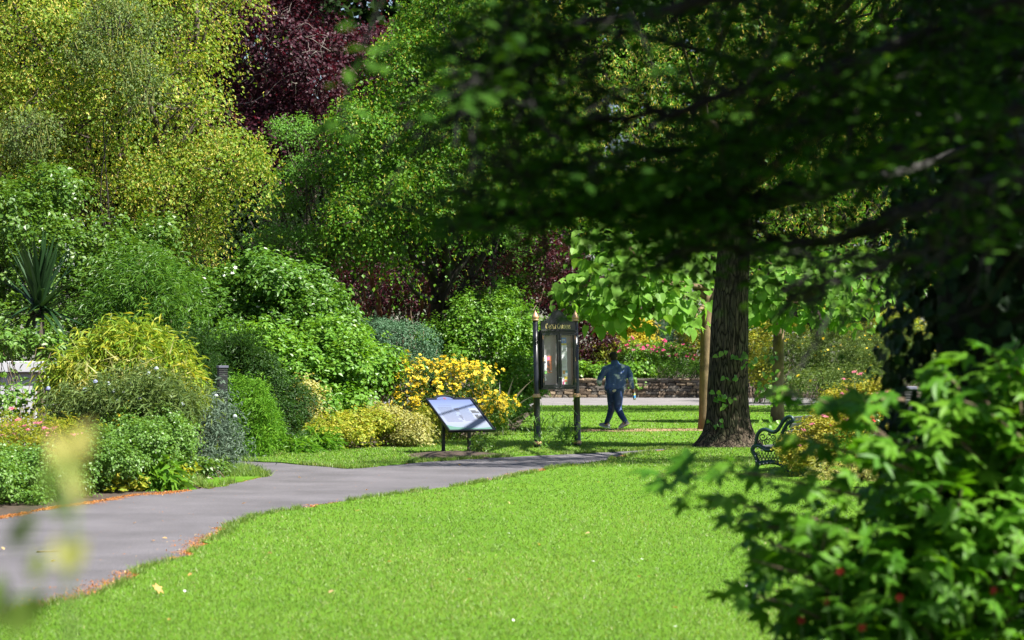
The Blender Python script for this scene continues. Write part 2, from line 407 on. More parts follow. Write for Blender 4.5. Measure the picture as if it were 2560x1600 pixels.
def wood(name, base, lobes, mat, parent, seed, r0=.15, fork=None, twigs=40, trunk_top=None, rt=.012, crn=None):
    """tapered trunk, a limb to every lobe, twigs into the sprays"""
    r = rng_(seed); mb = MB(); base = np.asarray(base, float)
    L = np.array(lobes); top = np.asarray(trunk_top if trunk_top is not None else (L[:, :3].mean(0) * .5 + base * .5))
    tp = limb(base, top, r, 9, .03); rr = np.linspace(r0, r0 * .6, 9); rr[0] *= 1.3; mb.tube(tp, rr, 10)
    for q in L:
        st = tp[r.integers(5, 9)]; p = limb(st, q[:3], r, 8, .14); mb.tube(p, np.linspace(r0 * .42, r0 * .12, 8), 7)
        for _ in range(5):
            e = q[:3] + unit(r.normal(size=(1, 3)))[0] * q[3:] * r.uniform(.6, .95)
            mb.tube(limb(p[r.integers(3, 8)], e, r, 6, .12), np.linspace(r0 * .12, rt * .6, 6), 5)
    if crn is not None and len(crn['cc']):
        for i in r.choice(len(crn['cc']), min(twigs, len(crn['cc'])), replace=False):
            c = crn['cc'][i]; e = c + crn['co'][i] * .15; s_ = c - crn['co'][i] * r.uniform(.4, .9) - np.array((0, 0, r.uniform(0, .4)))
            mb.tube(limb(s_, e, r, 5, .15), np.linspace(rt, rt * .35, 5), 4)
    return mb.build(name, mat, parent, smooth=True)
VARN = 5
def leaf_variants(name, tm, mat):
    return [mesh_np(name, tm[0], tm[1], mat, {"rnd": np.full(len(tm[0]), (k + .5) / VARN)}) for k in range(VARN)]
def single_leaf(name, me, parent, pos, nrm, dirv, size):
    R = frames(np.asarray(nrm, float)[None], np.asarray(dirv, float)[None])[0]
    o = bpy.data.objects.new(name, me); place(o, parent)
    m = Matrix([[R[0][i] * size, R[1][i] * size, R[2][i] * size, pos[i]] for i in range(3)] + [[0, 0, 0, 1]])
    o.matrix_basis = m; return o
def stems(name, base, cw, parent, mat, seed, n=30, r=.012, spread=.2):
    """thin stems rising from the base of a shrub into its sprays"""
    g = rng_(seed); mb = MB(); base = np.asarray(base, float)
    for i in g.choice(len(cw['cc']), min(n, len(cw['cc'])), replace=False):
        e = cw['cc'][i]; b = base + np.array((g.normal() * spread, g.normal() * spread, 0)) + np.array(((e[0] - base[0]) * .35, (e[1] - base[1]) * .35, 0))
        b[2] = -.02; p = limb(b, e, g, 6, .06); mb.tube(p, np.linspace(r, r * .4, 6), 5)
    return mb.build(name, mat, parent, smooth=True, kind="stuff")
def shrub(name, label, cat, lobes, n, seed, tm, mat, size, stem_mat='stem_brown', nst=30, sr=.012, part="foliage", group=None, **kw):
    L = np.array(lobes); base = (float(np.mean(L[:, 0])), float(np.mean(L[:, 1])), 0.0)
    t = thing(name, label, cat, base, group)
    kw.setdefault('shoots', n // 350); kw.setdefault('spray', size * 3.6); kw.setdefault('shoot_len', size * 3.2)
    cw = crown(lobes, n, seed, size=size, **kw)
    foliage(part, cw, tm, mat, t)
    if nst: stems("stem", base, cw, t, M[stem_mat], seed + 1, nst, sr)
    return t, cw
def pick_outer(cw, n, seed, need=None):
    """indices of leaves on the side turned to the path, most outward first"""
    g = rng_(seed); sc = cw['out'] @ np.array((.25, -.75, .6)) + g.normal(size=len(cw['pos'])) * .35
    if need is not None: sc = np.where(need, sc, -9)
    return np.argsort(-sc)[:n]
# ================================================================== the setting
import bmesh
def sheet(name, pts, z, mat, skirt=0.0, kind="structure"):
    bm = bmesh.new(); vs_ = [bm.verts.new((p[0], p[1], z)) for p in pts]; f = bm.faces.new(vs_)
    f.normal_update()
    if f.normal.z < 0: f.normal_flip()
    if skirt:
        lo = [bm.verts.new((p[0], p[1], z - skirt)) for p in pts]
        for i in range(len(pts)):
            j = (i + 1) % len(pts); bm.faces.new((vs_[i], vs_[j], lo[j], lo[i]))
    bmesh.ops.triangulate(bm, faces=[f]); bmesh.ops.recalc_face_normals(bm, faces=[f for f in bm.faces if abs(f.normal.z) < .5])
    me = bpy.data.meshes.new(name); bm.to_mesh(me); bm.free(); me.materials.append(mat)
    return obj(name, me, None, kind)
def soil_mat():
    m, nt, b = new_mat("soil"); f = noise(nt, 9, 8, 0.7)
    nt.links.new(ramp(nt, f, [(.3, (.022, .015, .010)), (.55, (.06, .04, .026)), (.8, (.10, .075, .05))]), b.inputs["Base Color"])
    b.inputs["Roughness"].default_value = 1
    bn = nt.nodes.new("ShaderNodeBump"); bn.inputs["Strength"].default_value = .8; bn.inputs["Distance"].default_value = .04
    nt.links.new(f, bn.inputs["Height"]); nt.links.new(bn.outputs[0], b.inputs["Normal"]); return m
def asphalt_mat(name, lo, hi, fine=160):
    m, nt, b = new_mat(name)
    f1 = noise(nt, fine, 3, .7); f2 = noise(nt, .9, 5, .6); f3 = noise(nt, 14, 4, .6)
    a = ramp(nt, f1, [(.30, lo), (.62, hi), (.74, tuple(min(1, c * 1.9) for c in hi))])
    f2s = nt.nodes.new('ShaderNodeMapRange'); f2s.inputs[1].default_value = .35; f2s.inputs[2].default_value = .68; nt.links.new(f2, f2s.inputs[0])
    a = mixc(nt, f2s.outputs[0], a, mixc(nt, .45, a, (.020, .018, .018)))
    sp = nt.nodes.new('ShaderNodeMapRange'); sp.inputs[1].default_value = .60; sp.inputs[2].default_value = .72; nt.links.new(f3, sp.inputs[0])
    a = mixc(nt, sp.outputs[0], a, mixc(nt, .5, a, (.17, .155, .14)))
    nt.links.new(a, b.inputs["Base Color"]); b.inputs["Roughness"].default_value = .85
    bn = nt.nodes.new("ShaderNodeBump"); bn.inputs["Strength"].default_value = .5; bn.inputs["Distance"].default_value = .006
    nt.links.new(f1, bn.inputs["Height"]); nt.links.new(bn.outputs[0], b.inputs["Normal"]); return m
def turf_mat():
    m, nt, b = new_mat("turf"); f = noise(nt, .8, 6, .65); g = noise(nt, 45, 3, .7)
    a = ramp(nt, f, [(.3, (.085, .19, .012)), (.55, (.115, .235, .016)), (.75, (.15, .26, .026))])
    a = mixc(nt, g, a, (.06, .14, .01))
    nt.links.new(a, b.inputs["Base Color"]); b.inputs["Roughness"].default_value = .9; b.inputs["Specular IOR Level"].default_value = .1
    bn = nt.nodes.new("ShaderNodeBump"); bn.inputs["Strength"].default_value = .7; bn.inputs["Distance"].default_value = .03
    nt.links.new(g, bn.inputs["Height"]); nt.links.new(bn.outputs[0], b.inputs["Normal"]); return m
M['soil'] = soil_mat(); M['turf'] = turf_mat()
M['asphalt'] = asphalt_mat("asphalt", (.045, .042, .046), (.140, .130, .142), 70)
M['asphalt_pale'] = asphalt_mat("asphalt_pale", (.15, .14, .14), (.22, .205, .205), 60)

ground = sheet("ground", [(-300, -60), (300, -60), (300, 500), (-300, 500)], -.012, M['soil'])
NEAR = [(-420, 1780), (-150, 1625), (0, 1556), (73, 1532), (160, 1510), (236, 1494), (269, 1479), (316, 1454), (364, 1425), (429, 1405), (469, 1397),
        (498, 1374), (567, 1334), (585, 1317), (618, 1301), (645, 1293), (736, 1277), (873, 1255), (1009, 1236), (1145, 1218), (1282, 1195),
        (1327, 1184), (1418, 1167), (1509, 1154), (1564, 1142), (1664, 1128), (1725, 1123)]
FARE = [(1725, 1121), (1664, 1122), (1509, 1131), (1327, 1140), (1191, 1147), (1055, 1155), (918, 1169), (873, 1172), (805, 1166), (736, 1160),
        (659, 1156), (600, 1153), (540, 1150)]
BEDE = [(560, 1144), (650, 1142), (700, 1135), (760, 1122), (880, 1112), (1000, 1108), (1080, 1102), (1200, 1094), (1290, 1083), (1310, 1050), (1335, 1030)]
near_w = [G(*p)[:2] for p in NEAR]; far_w = [G(*p)[:2] for p in FARE]; bed_w = [G(*p)[:2] for p in BEDE]
def wiggle(pts, seed, amp=.035, step=.22):
    """a cut turf edge is never straight: subdivide and shift"""
    r = rng_(seed); out = []
    for a, b in zip(pts[:-1], pts[1:]):
        a, b = np.array(a), np.array(b); n = max(1, int(np.linalg.norm(b - a) / step)); t = np.arange(n) / n
        out += list(a + (b - a) * t[:, None] + r.normal(size=(n, 2)) * amp * np.array((1, 1)))
    out.append(np.array(pts[-1])); return out
near_e = wiggle(near_w, 1); far_e = wiggle(far_w, 2)
ROAD_N, ROAD_F = 81.5, 97.6
lawn_poly = near_e + far_e + bed_w + [(.75, ROAD_N), (40, ROAD_N), (40, 4), (-2.2, 4)]
TZ = .016
sheet("lawn", lawn_poly, TZ, M['turf'], .03)
isl = [G(*p)[:2] for p in [(505, 1178), (560, 1164), (600, 1167), (640, 1178), (668, 1190), (610, 1203), (560, 1216), (520, 1222), (490, 1215)]]
isl_e = wiggle(isl + [isl[0]], 3)[:-1]
sheet("lawn_corner", isl_e, TZ, M['turf'], .03)
LEFT = [(-700, 1400), (-300, 1335), (-120, 1312), (0, 1294), (80, 1279), (145, 1266), (255, 1252), (327, 1238), (455, 1228), (500, 1222), (520, 1200), (480, 1180), (330, 1165), (300, 1149), (540, 1138)]
path_poly = [G(*p)[:2] for p in LEFT] + [G(*p)[:2] for p in [(700, 1146), (880, 1158), (1055, 1142), (1330, 1130), (1700, 1117), (1740, 1125)]] + \
    [(p[0] + .35, p[1] - .05) for p in near_w[::-1]]
sheet("path", path_poly, 0.0, M['asphalt'])
sheet("park_road", [(-25, ROAD_N - .3), (60, ROAD_N - .3), (60, ROAD_F + .2), (-25, ROAD_F + .2)], 0.0, M['asphalt_pale'])
# worn strip of bare earth across the back lawn, mulch under the lectern sign
worn = [G(*p)[:2] for p in [(1405, 1078), (1470, 1074.5), (1560, 1074), (1640, 1073), (1760, 1073), (1760, 1079), (1660, 1080), (1540, 1081), (1440, 1081)]]
sheet("worn_earth", wiggle(worn + [worn[0]], 7, .05)[:-1], TZ + .004, plain_mat("worn_earth", (.24, .15, .085), .95, scale=6, var=.3))
def mulch():
    r = rng_(31); c = G(1130, 1141); mb = MB()
    n = 40; th = np.arange(n) / n * 2 * math.pi; V = [(c[0], c[1], .085)]
    for k, (f, z) in enumerate(((.35, .075), (.7, .045), (1, .012))):
        rr = f * (1 + .12 * np.sin(3 * th + 1) + .08 * r.normal(size=n))
        for i in range(n): V.append((c[0] + rr[i] * .86 * math.cos(th[i]), c[1] + rr[i] * 1.25 * math.sin(th[i]), z + r.normal() * .008))
    T = [(0, 1 + i, 1 + (i + 1) % n) for i in range(n)]
    Q = [(1 + k * n + i, 1 + (k + 1) * n + i, 1 + (k + 1) * n + (i + 1) % n, 1 + k * n + (i + 1) % n) for k in range(2) for i in range(n)]
    mb.add(V, T=T, Q=Q); return mb.build("mulch_mound", M['soil'], None, True, "structure")
mulch()

# ------------------------------------------------------------------ grass blades
M['grass'] = leaf_mat("grass", [(0, (.075, .150, .020)), (.35, (.125, .225, .034)), (.7, (.19, .285, .055)), (.93, (.26, .33, .09)), (1, (.40, .37, .17))], .45, .5, (1.2, 1.15, .5), .35)
M['grass'].use_backface_culling = False
def blades(name, poly, n, seed, y0, y1, h=.019, xlim=None, lean=.35, wide=1.0, zc=TZ, edge=None):
    r = rng_(seed); k = n * 3
    u = r.random(k); y = 1 / (1 / y0 + (1 / y1 - 1 / y0) * u)          # thinner with distance
    hw = y * .225 + 1.6; x = r.uniform(-1, 1, k) * hw
    if xlim is not None: x = r.uniform(xlim[0], xlim[1], k)
    ok = in_poly(x, y, poly); x, y = x[ok][:n], y[ok][:n]; m = len(x)
    p = np.stack((x, y, np.full(m, zc)), 1)
    patch = vnoise(np.stack((x * 1.1, y * .5, x * 0), 1), seed + 5) * .5 + vnoise(np.stack((x * .35, y * .16, x * 0), 1), seed + 6) * .5
    hh = h * r.uniform(.55, 1.3, m) * (1 + .25 * patch)
    a = r.uniform(0, 2 * math.pi, m); w = .0024 * wide * np.maximum(1, y / 15.0) * r.uniform(.7, 1.4, m)
    sd = np.stack((np.cos(a), np.sin(a), a * 0), 1) * w[:, None]
    le = np.stack((r.normal(size=m), r.normal(size=m), np.zeros(m)), 1) * (hh * lean * 1.5)[:, None]
    tip = p + le + np.array((0, 0, 1.0)) * hh[:, None]
    V = np.stack((p - sd * 1.25, p + sd * 1.25, tip), 1).reshape(-1, 3); F = np.arange(m * 3).reshape(-1, 3)
    c = np.clip(.44 + .34 * patch + r.normal(size=m) * .16, 0, .97); c[r.random(m) < .010 + .02 * np.clip(patch, 0, 1)] = 1
    return obj(name, mesh_np(name, V, F, M['grass'], {"rnd": np.repeat(c, 3)}), None, "stuff")
g1 = blades("grass", lawn_poly, 215000, 11, 13.2, 45)
g2 = blades("grass", lawn_poly, 60000, 12, 36, 82, h=.028, wide=1.2)
g3 = blades("grass", isl_e, 7000, 13, 33, 41, h=.07, xlim=(-5.2, -3.2), wide=.8)
def edge_grass(name, edge, n, seed, h=.07, off=.03):
    r = rng_(seed); E = np.array(edge); i = r.integers(0, len(E) - 1, n * 2); t = r.random(n * 2)
    ok = vnoise(np.stack((E[i, 0] * 2, E[i, 1] * 1.4, i * 0), 1), seed) > -.25; i, t = i[ok][:n], t[ok][:n]; n = len(i)
    q = E[i] + (E[i + 1] - E[i]) * t[:, None] + r.normal(size=(n, 2)) * off; p = np.column_stack((q, np.full(n, .004)))
    hh = h * r.uniform(.4, 1.3, n); a = r.uniform(0, 6.28, n); w = .0035 * np.maximum(1, q[:, 1] / 17)
    sd = np.stack((np.cos(a), np.sin(a), a * 0), 1) * w[:, None]; le = np.stack((r.normal(size=n), r.normal(size=n), a * 0), 1) * (hh * .5)[:, None]
    V = np.stack((p - sd, p + sd, p + le + np.array((0, 0, 1.)) * hh[:, None]), 1).reshape(-1, 3)
    return obj(name, mesh_np(name, V, np.arange(n * 3).reshape(-1, 3), M['grass'], {"rnd": np.repeat(np.clip(r.normal(.5, .25, n), 0, 1), 3)}), None, "stuff")
edge_grass("edge_grass", near_e, 9000, 21, .06)
edge_grass("edge_grass", far_e, 4000, 22, .06)
edge_grass("edge_grass", isl_e, 1600, 23, .09)
edge_grass("edge_grass", bed_w[:9], 3000, 24, .08, .12)
# ------------------------------------------------------------------ fallen lime blossom along the path edges
M['litter'] = leaf_mat("litter", [(0, (.16, .06, .02)), (.4, (.36, .12, .03)), (.85, (.48, .20, .05)), (1, (.6, .46, .24))], .2, .8)
def litter(name, edge, n, seed, width, side, thr=0.0):
    r = rng_(seed); E = np.array(edge); seg = np.linalg.norm(np.diff(E, axis=0), axis=1); k = n * 3
    i = r.choice(len(seg), k, p=seg / seg.sum()); t = r.random(k); a, b = E[i], E[i + 1]; q = a + (b - a) * t[:, None]
    d = unit(b - a); nr = np.stack((-d[:, 1], d[:, 0]), 1)
    dense = vnoise(np.column_stack((q * 1.5, q[:, 0] * 0)), seed) + .5 * vnoise(np.column_stack((q * 6, q[:, 0] * 0)), seed + 1)
    ok = dense > thr; q, nr, dense = q[ok][:n], nr[ok][:n], dense[ok][:n]; n = len(q)
    off = np.abs(r.normal(size=n)) * width * (.5 + np.clip(dense, 0, 1)) - .02
    p = np.column_stack((q + nr * off[:, None] * side, np.full(n, .004) + r.random(n) * .004))
    nrm = np.column_stack((r.normal(size=(n, 2)) * .4, np.ones(n))); dv = r.normal(size=(n, 3))
    sz = r.uniform(.012, .03, n)
    return obj(name, leaves_mesh(name, L_BRACT, p, nrm, dv, sz, r.random(n), M['litter']), None, "stuff")
litter("blossom_litter", near_e, 16000, 41, .11, 1, .0)
litter("blossom_litter", [G(*p)[:2] for p in LEFT[1:10]], 9000, 42, .12, -1, -.5)
litter("blossom_litter", isl_e, 1500, 43, .10, -1, -.6)
litter("blossom_litter", far_e[:-20], 1400, 44, .10, -1, .2)
def scatter_litter():
    r = rng_(45); n = 1500; y = r.uniform(14, 42, n); x = r.uniform(-6, 3, n); ok = in_poly(x, y, path_poly) & ~in_poly(x, y, lawn_poly); x, y = x[ok], y[ok]; n = len(x)
    p = np.column_stack((x, y, np.full(n, .004)))
    return obj("blossom_litter", leaves_mesh("litter", L_BRACT, p, np.column_stack((r.normal(size=(n, 2)) * .3, np.ones(n))), r.normal(size=(n, 3)), r.uniform(.008, .022, n), r.beta(3, 1.5, n), M['litter']), None, "stuff")
scatter_litter()
M['petal_white'] = plain_mat("petal_white", (.78, .78, .74), .7)
def daisies():
    r = rng_(46); n = 26; y = 1 / r.uniform(1 / 60, 1 / 13.5, n); x = r.uniform(-1, 1, n) * y * .22; ok = in_poly(x, y, lawn_poly); x, y = x[ok], y[ok]; n = len(x)
    p = np.column_stack((x, y, np.full(n, TZ + .05)))
    return obj("lawn_daisies", leaves_mesh("lawn_daisies", F_FIVE, p, np.column_stack((r.normal(size=(n, 2)) * .4, np.ones(n))), r.normal(size=(n, 3)), r.uniform(.014, .024, n), r.random(n), M['petal_white']), None, "stuff")
daisies()
M['dry_leaf'] = leaf_mat("dry_leaf", [(0, (.42, .22, .07)), (.5, (.50, .30, .11)), (1, (.55, .42, .22))], .25, .7)
DRY = leaf_variants("dry_leaf", L_OVATE, M['dry_leaf']); DRYM = leaf_variants("dry_leaf_lobed", L_MAPLE, M['dry_leaf'])
def fallen():
    r = rng_(47)
    o = single_leaf("fallen_leaf", DRYM[2], None, G(386, 1492) + (0, 0, .05), (.3, -.5, .6), (.6, .3, .4), .07)
    tag(o, "large curled tan leaf lying alone on the lawn near the path edge", "leaf")
    for px, py in [(480, 1450), (900, 1287), (1270, 1265), (1345, 1372), (820, 1500), (1475, 1345), (1785, 1285), (670, 1395), (1180, 1465), (1600, 1460), (1695, 1540), (420, 1570), (980, 1420), (1500, 1215)]:
        o = single_leaf("fallen_leaf", DRY[r.integers(0, 5)], None, G(px, py) + (0, 0, .05), (r.normal() * .4, r.normal() * .4, 1), r.normal(size=3), r.uniform(.035, .055))
        tag(o, "small dry tan leaf lying on the open lawn", "leaf", "dry leaves on the lawn")
    for px, py in [(338, 1310), (384, 1355), (405, 1348), (10, 1378), (745, 1195), (920, 1226), (140, 1405), (605, 1262), (1150, 1165)]:
        o = single_leaf("fallen_leaf", DRY[r.integers(0, 5)], None, G(px, py) + (0, 0, .012), (r.normal() * .3, r.normal() * .3, 1), r.normal(size=3), r.uniform(.04, .06))
        tag(o, "small dry leaf lying on the grey asphalt path", "leaf", "dry leaves on the path")
fallen()
mb = MB(); a, b = G(92, 1381), G(158, 1380); mb.tube(limb(a + (0, 0, .008), b + (0, 0, .012), rng_(5), 7, .05), np.linspace(.008, .004, 7), 6); mb.tube(limb((a + b) / 2 + (0, 0, .01), (a + b) / 2 + (.02, .12, .02), rng_(6), 4, .05), .003, 5)
tag(mb.build("twig", M['stem_brown'], None, True), "thin brown broken twig lying across the asphalt path", "twig")
# ================================================================== trees and shrubs
def lm(name, a, b, c, **kw): M[name] = leaf_mat(name, [(0, a), (.5, b), (1, c)], **kw); return M[name]
lm('lime_leaf', (0.085, 0.177, 0.020), (0.155, 0.254, 0.024), (0.262, 0.310, 0.039), rough=.5)
lm('lime_bract', (0.446, 0.392, 0.072), (0.653, 0.552, 0.122), (0.772, 0.697, 0.243), trans=.45, tint=(1.2, 1.1, .6))
lm('lime_green', (0.044, 0.145, 0.014), (0.089, 0.220, 0.018), (0.151, 0.281, 0.025), rough=.45)
lm('bract_green', (0.286, 0.312, 0.040), (0.416, 0.400, 0.060), (0.520, 0.475, 0.100), trans=.4)
lm('copper', (0.018, 0.008, 0.012), (0.045, 0.014, 0.022), (0.095, 0.026, 0.042), trans=.3, tint=(1.7, .55, .6), rough=.5)
lm('purple', (0.017, 0.006, 0.010), (0.042, 0.011, 0.015), (0.084, 0.018, 0.027), trans=.3, tint=(1.6, .5, .5), rough=.4)
lm('shade_leaf', (.006, .016, .004), (.011, .028, .006), (.02, .045, .009), rough=.6, spec=.1)  # leaf colour darkened to stand in for the deep shade between the trees
lm('laurel', (0.046, 0.119, 0.014), (0.084, 0.181, 0.020), (0.145, 0.231, 0.032), spec=.45, rough=.42, trans=.35)
lm('pale_fresh', (0.080, 0.213, 0.032), (0.123, 0.288, 0.045), (0.174, 0.338, 0.059), rough=.5)
lm('catalpa', (0.116, 0.255, 0.030), (0.162, 0.332, 0.045), (0.224, 0.383, 0.075), rough=.5, trans=.5, tint=(1.15, 1.15, .6))
lm('mid_green', (0.051, 0.144, 0.018), (0.087, 0.206, 0.025), (0.138, 0.263, 0.036), spec=.45, rough=.42)
lm('bright_green', (0.080, 0.213, 0.018), (0.123, 0.281, 0.025), (0.189, 0.325, 0.036), spec=.45, rough=.42)
lm('hebe', (.050, .125, .060), (.08, .17, .085), (.11, .20, .11), rough=.5, trans=.25, tint=(1, 1.1, .8))
lm('hyper_leaf', (0.044, 0.106, 0.018), (0.069, 0.150, 0.022), (0.112, 0.188, 0.030), rough=.5)
lm('conifer', (0.062, 0.187, 0.012), (0.110, 0.268, 0.016), (0.173, 0.325, 0.022), rough=.6, trans=.2)
lm('cream', (.16, .21, .05), (.36, .36, .12), (.52, .48, .20), rough=.5)
lm('gold', (0.390, 0.310, 0.025), (0.574, 0.482, 0.041), (0.689, 0.620, 0.102), rough=.5, trans=.5, tint=(1.1, 1.1, .6))
lm('bamboo', (0.101, 0.227, 0.019), (0.220, 0.325, 0.030), (0.506, 0.471, 0.060), rough=.5, tint=(1.2, 1.1, .5))
lm('silver', (0.072, 0.117, 0.075), (0.122, 0.179, 0.122), (0.194, 0.257, 0.190), rough=.6, trans=.15, tint=(1, 1.05, .8))
lm('grey_green', (0.072, 0.131, 0.036), (0.123, 0.188, 0.052), (0.181, 0.237, 0.072), rough=.55, trans=.3)
lm('spiraea', (0.125, 0.225, 0.018), (0.275, 0.325, 0.030), (0.475, 0.400, 0.060), rough=.5)
lm('spiraea_gold', (0.153, 0.210, 0.018), (0.306, 0.304, 0.036), (0.450, 0.357, 0.063), rough=.5)
lm('sword', (.008, .028, .009), (.014, .042, .013), (.026, .065, .02), rough=.42, trans=.15)
lm('flax', (.03, .04, .022), (.055, .06, .035), (.10, .085, .055), rough=.35, trans=.15)
lm('box_leaf', (.018, .055, .010), (.030, .08, .014), (.05, .11, .02), rough=.5)
lm('yew', (.006, .020, .006), (.012, .034, .009), (.02, .05, .012), rough=.5, trans=.15)
lm('herb', (0.080, 0.188, 0.027), (0.123, 0.250, 0.041), (0.174, 0.300, 0.054), spec=.45, rough=.42)
lm('yellow_petal', (.62, .40, .012), (.75, .54, .02), (.78, .64, .10), trans=.25, tint=(1, 1, .7))
lm('pink_petal', (.60, .10, .20), (.70, .20, .30), (.75, .38, .42), trans=.3, tint=(1, .8, .8))
lm('hot_pink', (.62, .02, .16), (.72, .06, .24), (.75, .22, .42), trans=.3, tint=(1, .7, .8))
lm('white_petal', (.7, .7, .62), (.78, .77, .7), (.8, .8, .76), trans=.3, tint=(1, 1, .95))
lm('red_petal', (.30, .004, .008), (.42, .008, .012), (.50, .02, .02), trans=.25, tint=(1, .4, .4))

def bracts(cw, n, seed, size, hang=.9, out_min=-.2):
    r = rng_(seed); i = r.integers(0, len(cw['pos']), n); p = cw['pos'][i] + r.normal(size=(n, 3)) * .03 + cw['out'][i] * .04
    nrm = unit(cw['out'][i] + r.normal(size=(n, 3)) * .7); dv = np.column_stack((r.normal(size=(n, 2)) * (1 - hang + .25), np.full(n, -1.0)))
    return p, nrm, dv, size * r.uniform(.7, 1.3, n), .5 * r.random(n) + .5 * (cw['rnd'][i])
def tree(name, label, lobes, n, seed, tm, mat, size, base, r0, bark, crown_name="crown", twigs=60, rt=.012, trunk_top=None, **kw):
    t = thing(name, label, "tree", base); cw = crown(lobes, n, seed, size=size, **kw)
    foliage(crown_name, cw, tm, M[mat], t); wood("trunk", base, lobes, M[bark], t, seed + 1, r0, twigs=twigs, rt=rt, crn=cw, trunk_top=trunk_top)
    return t, cw

# ---- a dark belt of trees far behind
def far_tree(label, px, d, w, seed, mat='shade_leaf', top=-250, bot=700, n=16000):
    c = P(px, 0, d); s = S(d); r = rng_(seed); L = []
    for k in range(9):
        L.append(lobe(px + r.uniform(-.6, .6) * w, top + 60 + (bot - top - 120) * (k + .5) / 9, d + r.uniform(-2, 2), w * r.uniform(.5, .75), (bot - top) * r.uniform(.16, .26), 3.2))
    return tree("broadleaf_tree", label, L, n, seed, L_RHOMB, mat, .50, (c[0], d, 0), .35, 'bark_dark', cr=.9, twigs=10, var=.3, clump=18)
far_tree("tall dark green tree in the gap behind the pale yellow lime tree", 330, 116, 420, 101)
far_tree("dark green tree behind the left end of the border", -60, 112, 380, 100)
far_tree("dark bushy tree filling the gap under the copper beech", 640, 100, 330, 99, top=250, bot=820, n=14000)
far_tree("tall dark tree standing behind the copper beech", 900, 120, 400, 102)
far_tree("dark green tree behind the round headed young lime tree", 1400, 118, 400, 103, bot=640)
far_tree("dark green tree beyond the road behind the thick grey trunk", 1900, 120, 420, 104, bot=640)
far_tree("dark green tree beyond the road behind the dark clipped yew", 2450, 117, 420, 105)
hd = thing("hedge", "tall dark green hedge running behind the raised stone bed", "hedge", P(1700, 892, 106) * (1, 1, 0))
hl = [lobe(px, 800, 106, 150, 150, 1.4) for px in range(900, 2700, 170)]
foliage("foliage", crown(hl, 15000, 106, size=.20, cr=.5, up=.4, out=1), L_DIAMOND, M['shade_leaf'], hd)
stems("stem", P(1700, 892, 106) * (1, 1, 0), dict(cc=np.array([l[:3] for l in hl])), hd, M['stem_brown'], 107, 10, .05)

# ---- copper beech with bare grey twigs showing
cb_l = [lobe(660, 110, 75, 175, 170, 3), lobe(600, 310, 75, 130, 120, 2.5), lobe(790, 190, 76, 150, 190, 3), lobe(720, -120, 76, 230, 160, 3),
        lobe(720, 330, 75, 120, 90, 2.2), lobe(950, 190, 77, 130, 130, 2.5), lobe(520, 60, 77, 80, 120, 2), lobe(700, 430, 74.5, 90, 60, 1.6)]
cb, cbw = tree("copper_beech", "copper beech with dark red purple leaves and bare grey twigs", cb_l, 50000, 110, L_RHOMB, 'copper', .12, P(760, 892, 76) * (1, 1, 0), .32, 'bark_grey', cr=.34, twigs=30, fill=.08, jit=.7)
mb = MB(); r = rng_(111)
for k in range(26):
    c = P(r.uniform(540, 840), r.uniform(20, 330), 75 - r.uniform(1.4, 2.6)); e = c + np.array((r.normal() * .6, -.2, r.normal() * .35 + .35)); q = limb(c, e, r, 8, .09)
    mb.tube(q, np.linspace(.016, .005, 8), 5)
    for _ in range(2):
        i = r.integers(2, 8); mb.tube(limb(q[i], q[i] + r.normal(size=3) * .28, r, 5, .2), np.linspace(.010, .004, 5), 4)
mb.build("bare_twigs", M['twig_grey'], cb, True)

# ---- big yellow flowering lime on the left
ll = [lobe(60, 60, 52, 250, 190, 2.4), lobe(330, 70, 53, 230, 190, 2.4), lobe(480, -60, 54, 170, 170, 2), lobe(110, 290, 51, 230, 160, 2.2),
      lobe(370, 250, 51, 190, 170, 2.2), lobe(590, 400, 51, 115, 85, 1.5), lobe(420, 470, 51, 160, 120, 1.7), lobe(180, 450, 50.5, 170, 100, 1.6),
      lobe(500, 290, 52, 90, 120, 1.5), lobe(470, 590, 51.5, 90, 70, 1.2), lobe(150, -240, 54, 350, 200, 3), lobe(470, -300, 55, 260, 200, 3), lobe(-220, 150, 53, 200, 330, 3), lobe(400, 620, 51, 60, 50, .8)]
lt, lw = tree("lime_tree", "large lime tree in full pale yellow blossom beside the copper beech", ll, 80000, 120, L_RHOMB, 'lime_leaf', .072, P(200, 892, 54) * (1, 1, 0), .38, 'bark_grey', cr=.40, clump=34, flat=.15, twigs=110, droop=.9, up=.7, out=.7, lump=.24, shell=.2)
obj("blossom", leaves_mesh("blossom", L_BRACT, *bracts(lw, 48000, 121, .062, .75), M['lime_bract']), lt, "stuff")
# hanging catkins of the tree growing through it
hk = thing("catkin_tree", "slender tree with long pale hanging catkins growing through the yellow lime", "tree", P(300, 892, 49.5) * (1, 1, 0))
hl = [lobe(300, 60, 49.6, 110, 90, .6), lobe(360, 200, 49.2, 60, 90, .5), lobe(60, 330, 48.6, 95, 70, .6), lobe(240, 130, 49.4, 80, 60, .5)]
hw = crown(hl, 8000, 130, size=.06, cr=.2, droop=.9)
foliage("crown", hw, L_DIAMOND, M['grey_green'], hk); wood("trunk", P(300, 892, 49.5) * (1, 1, 0), hl, M['bark_dark'], hk, 131, .035, twigs=40, crn=hw)
mb = MB(); r = rng_(132)
for k in range(190):
    L_ = hl[r.choice(4, p=[.35, .2, .3, .15])]; c = np.array(L_[:3]) + unit(r.normal(size=(1, 3)))[0] * np.array(L_[3:]) * r.uniform(.5, 1.05); c[1] = min(c[1], L_[1] - .1 - r.random() * .4)
    n = 6; t = np.linspace(0, 1, n); ln = r.uniform(.14, .34); q = c + np.stack((np.sin(t * 2 + k) * .035, t * 0, -t * ln), 1); mb.tube(q, np.linspace(.006, .004, n), 4, a=r.random() * .6)
mb.build("catkins", M['cream'], hk, kind="stuff")

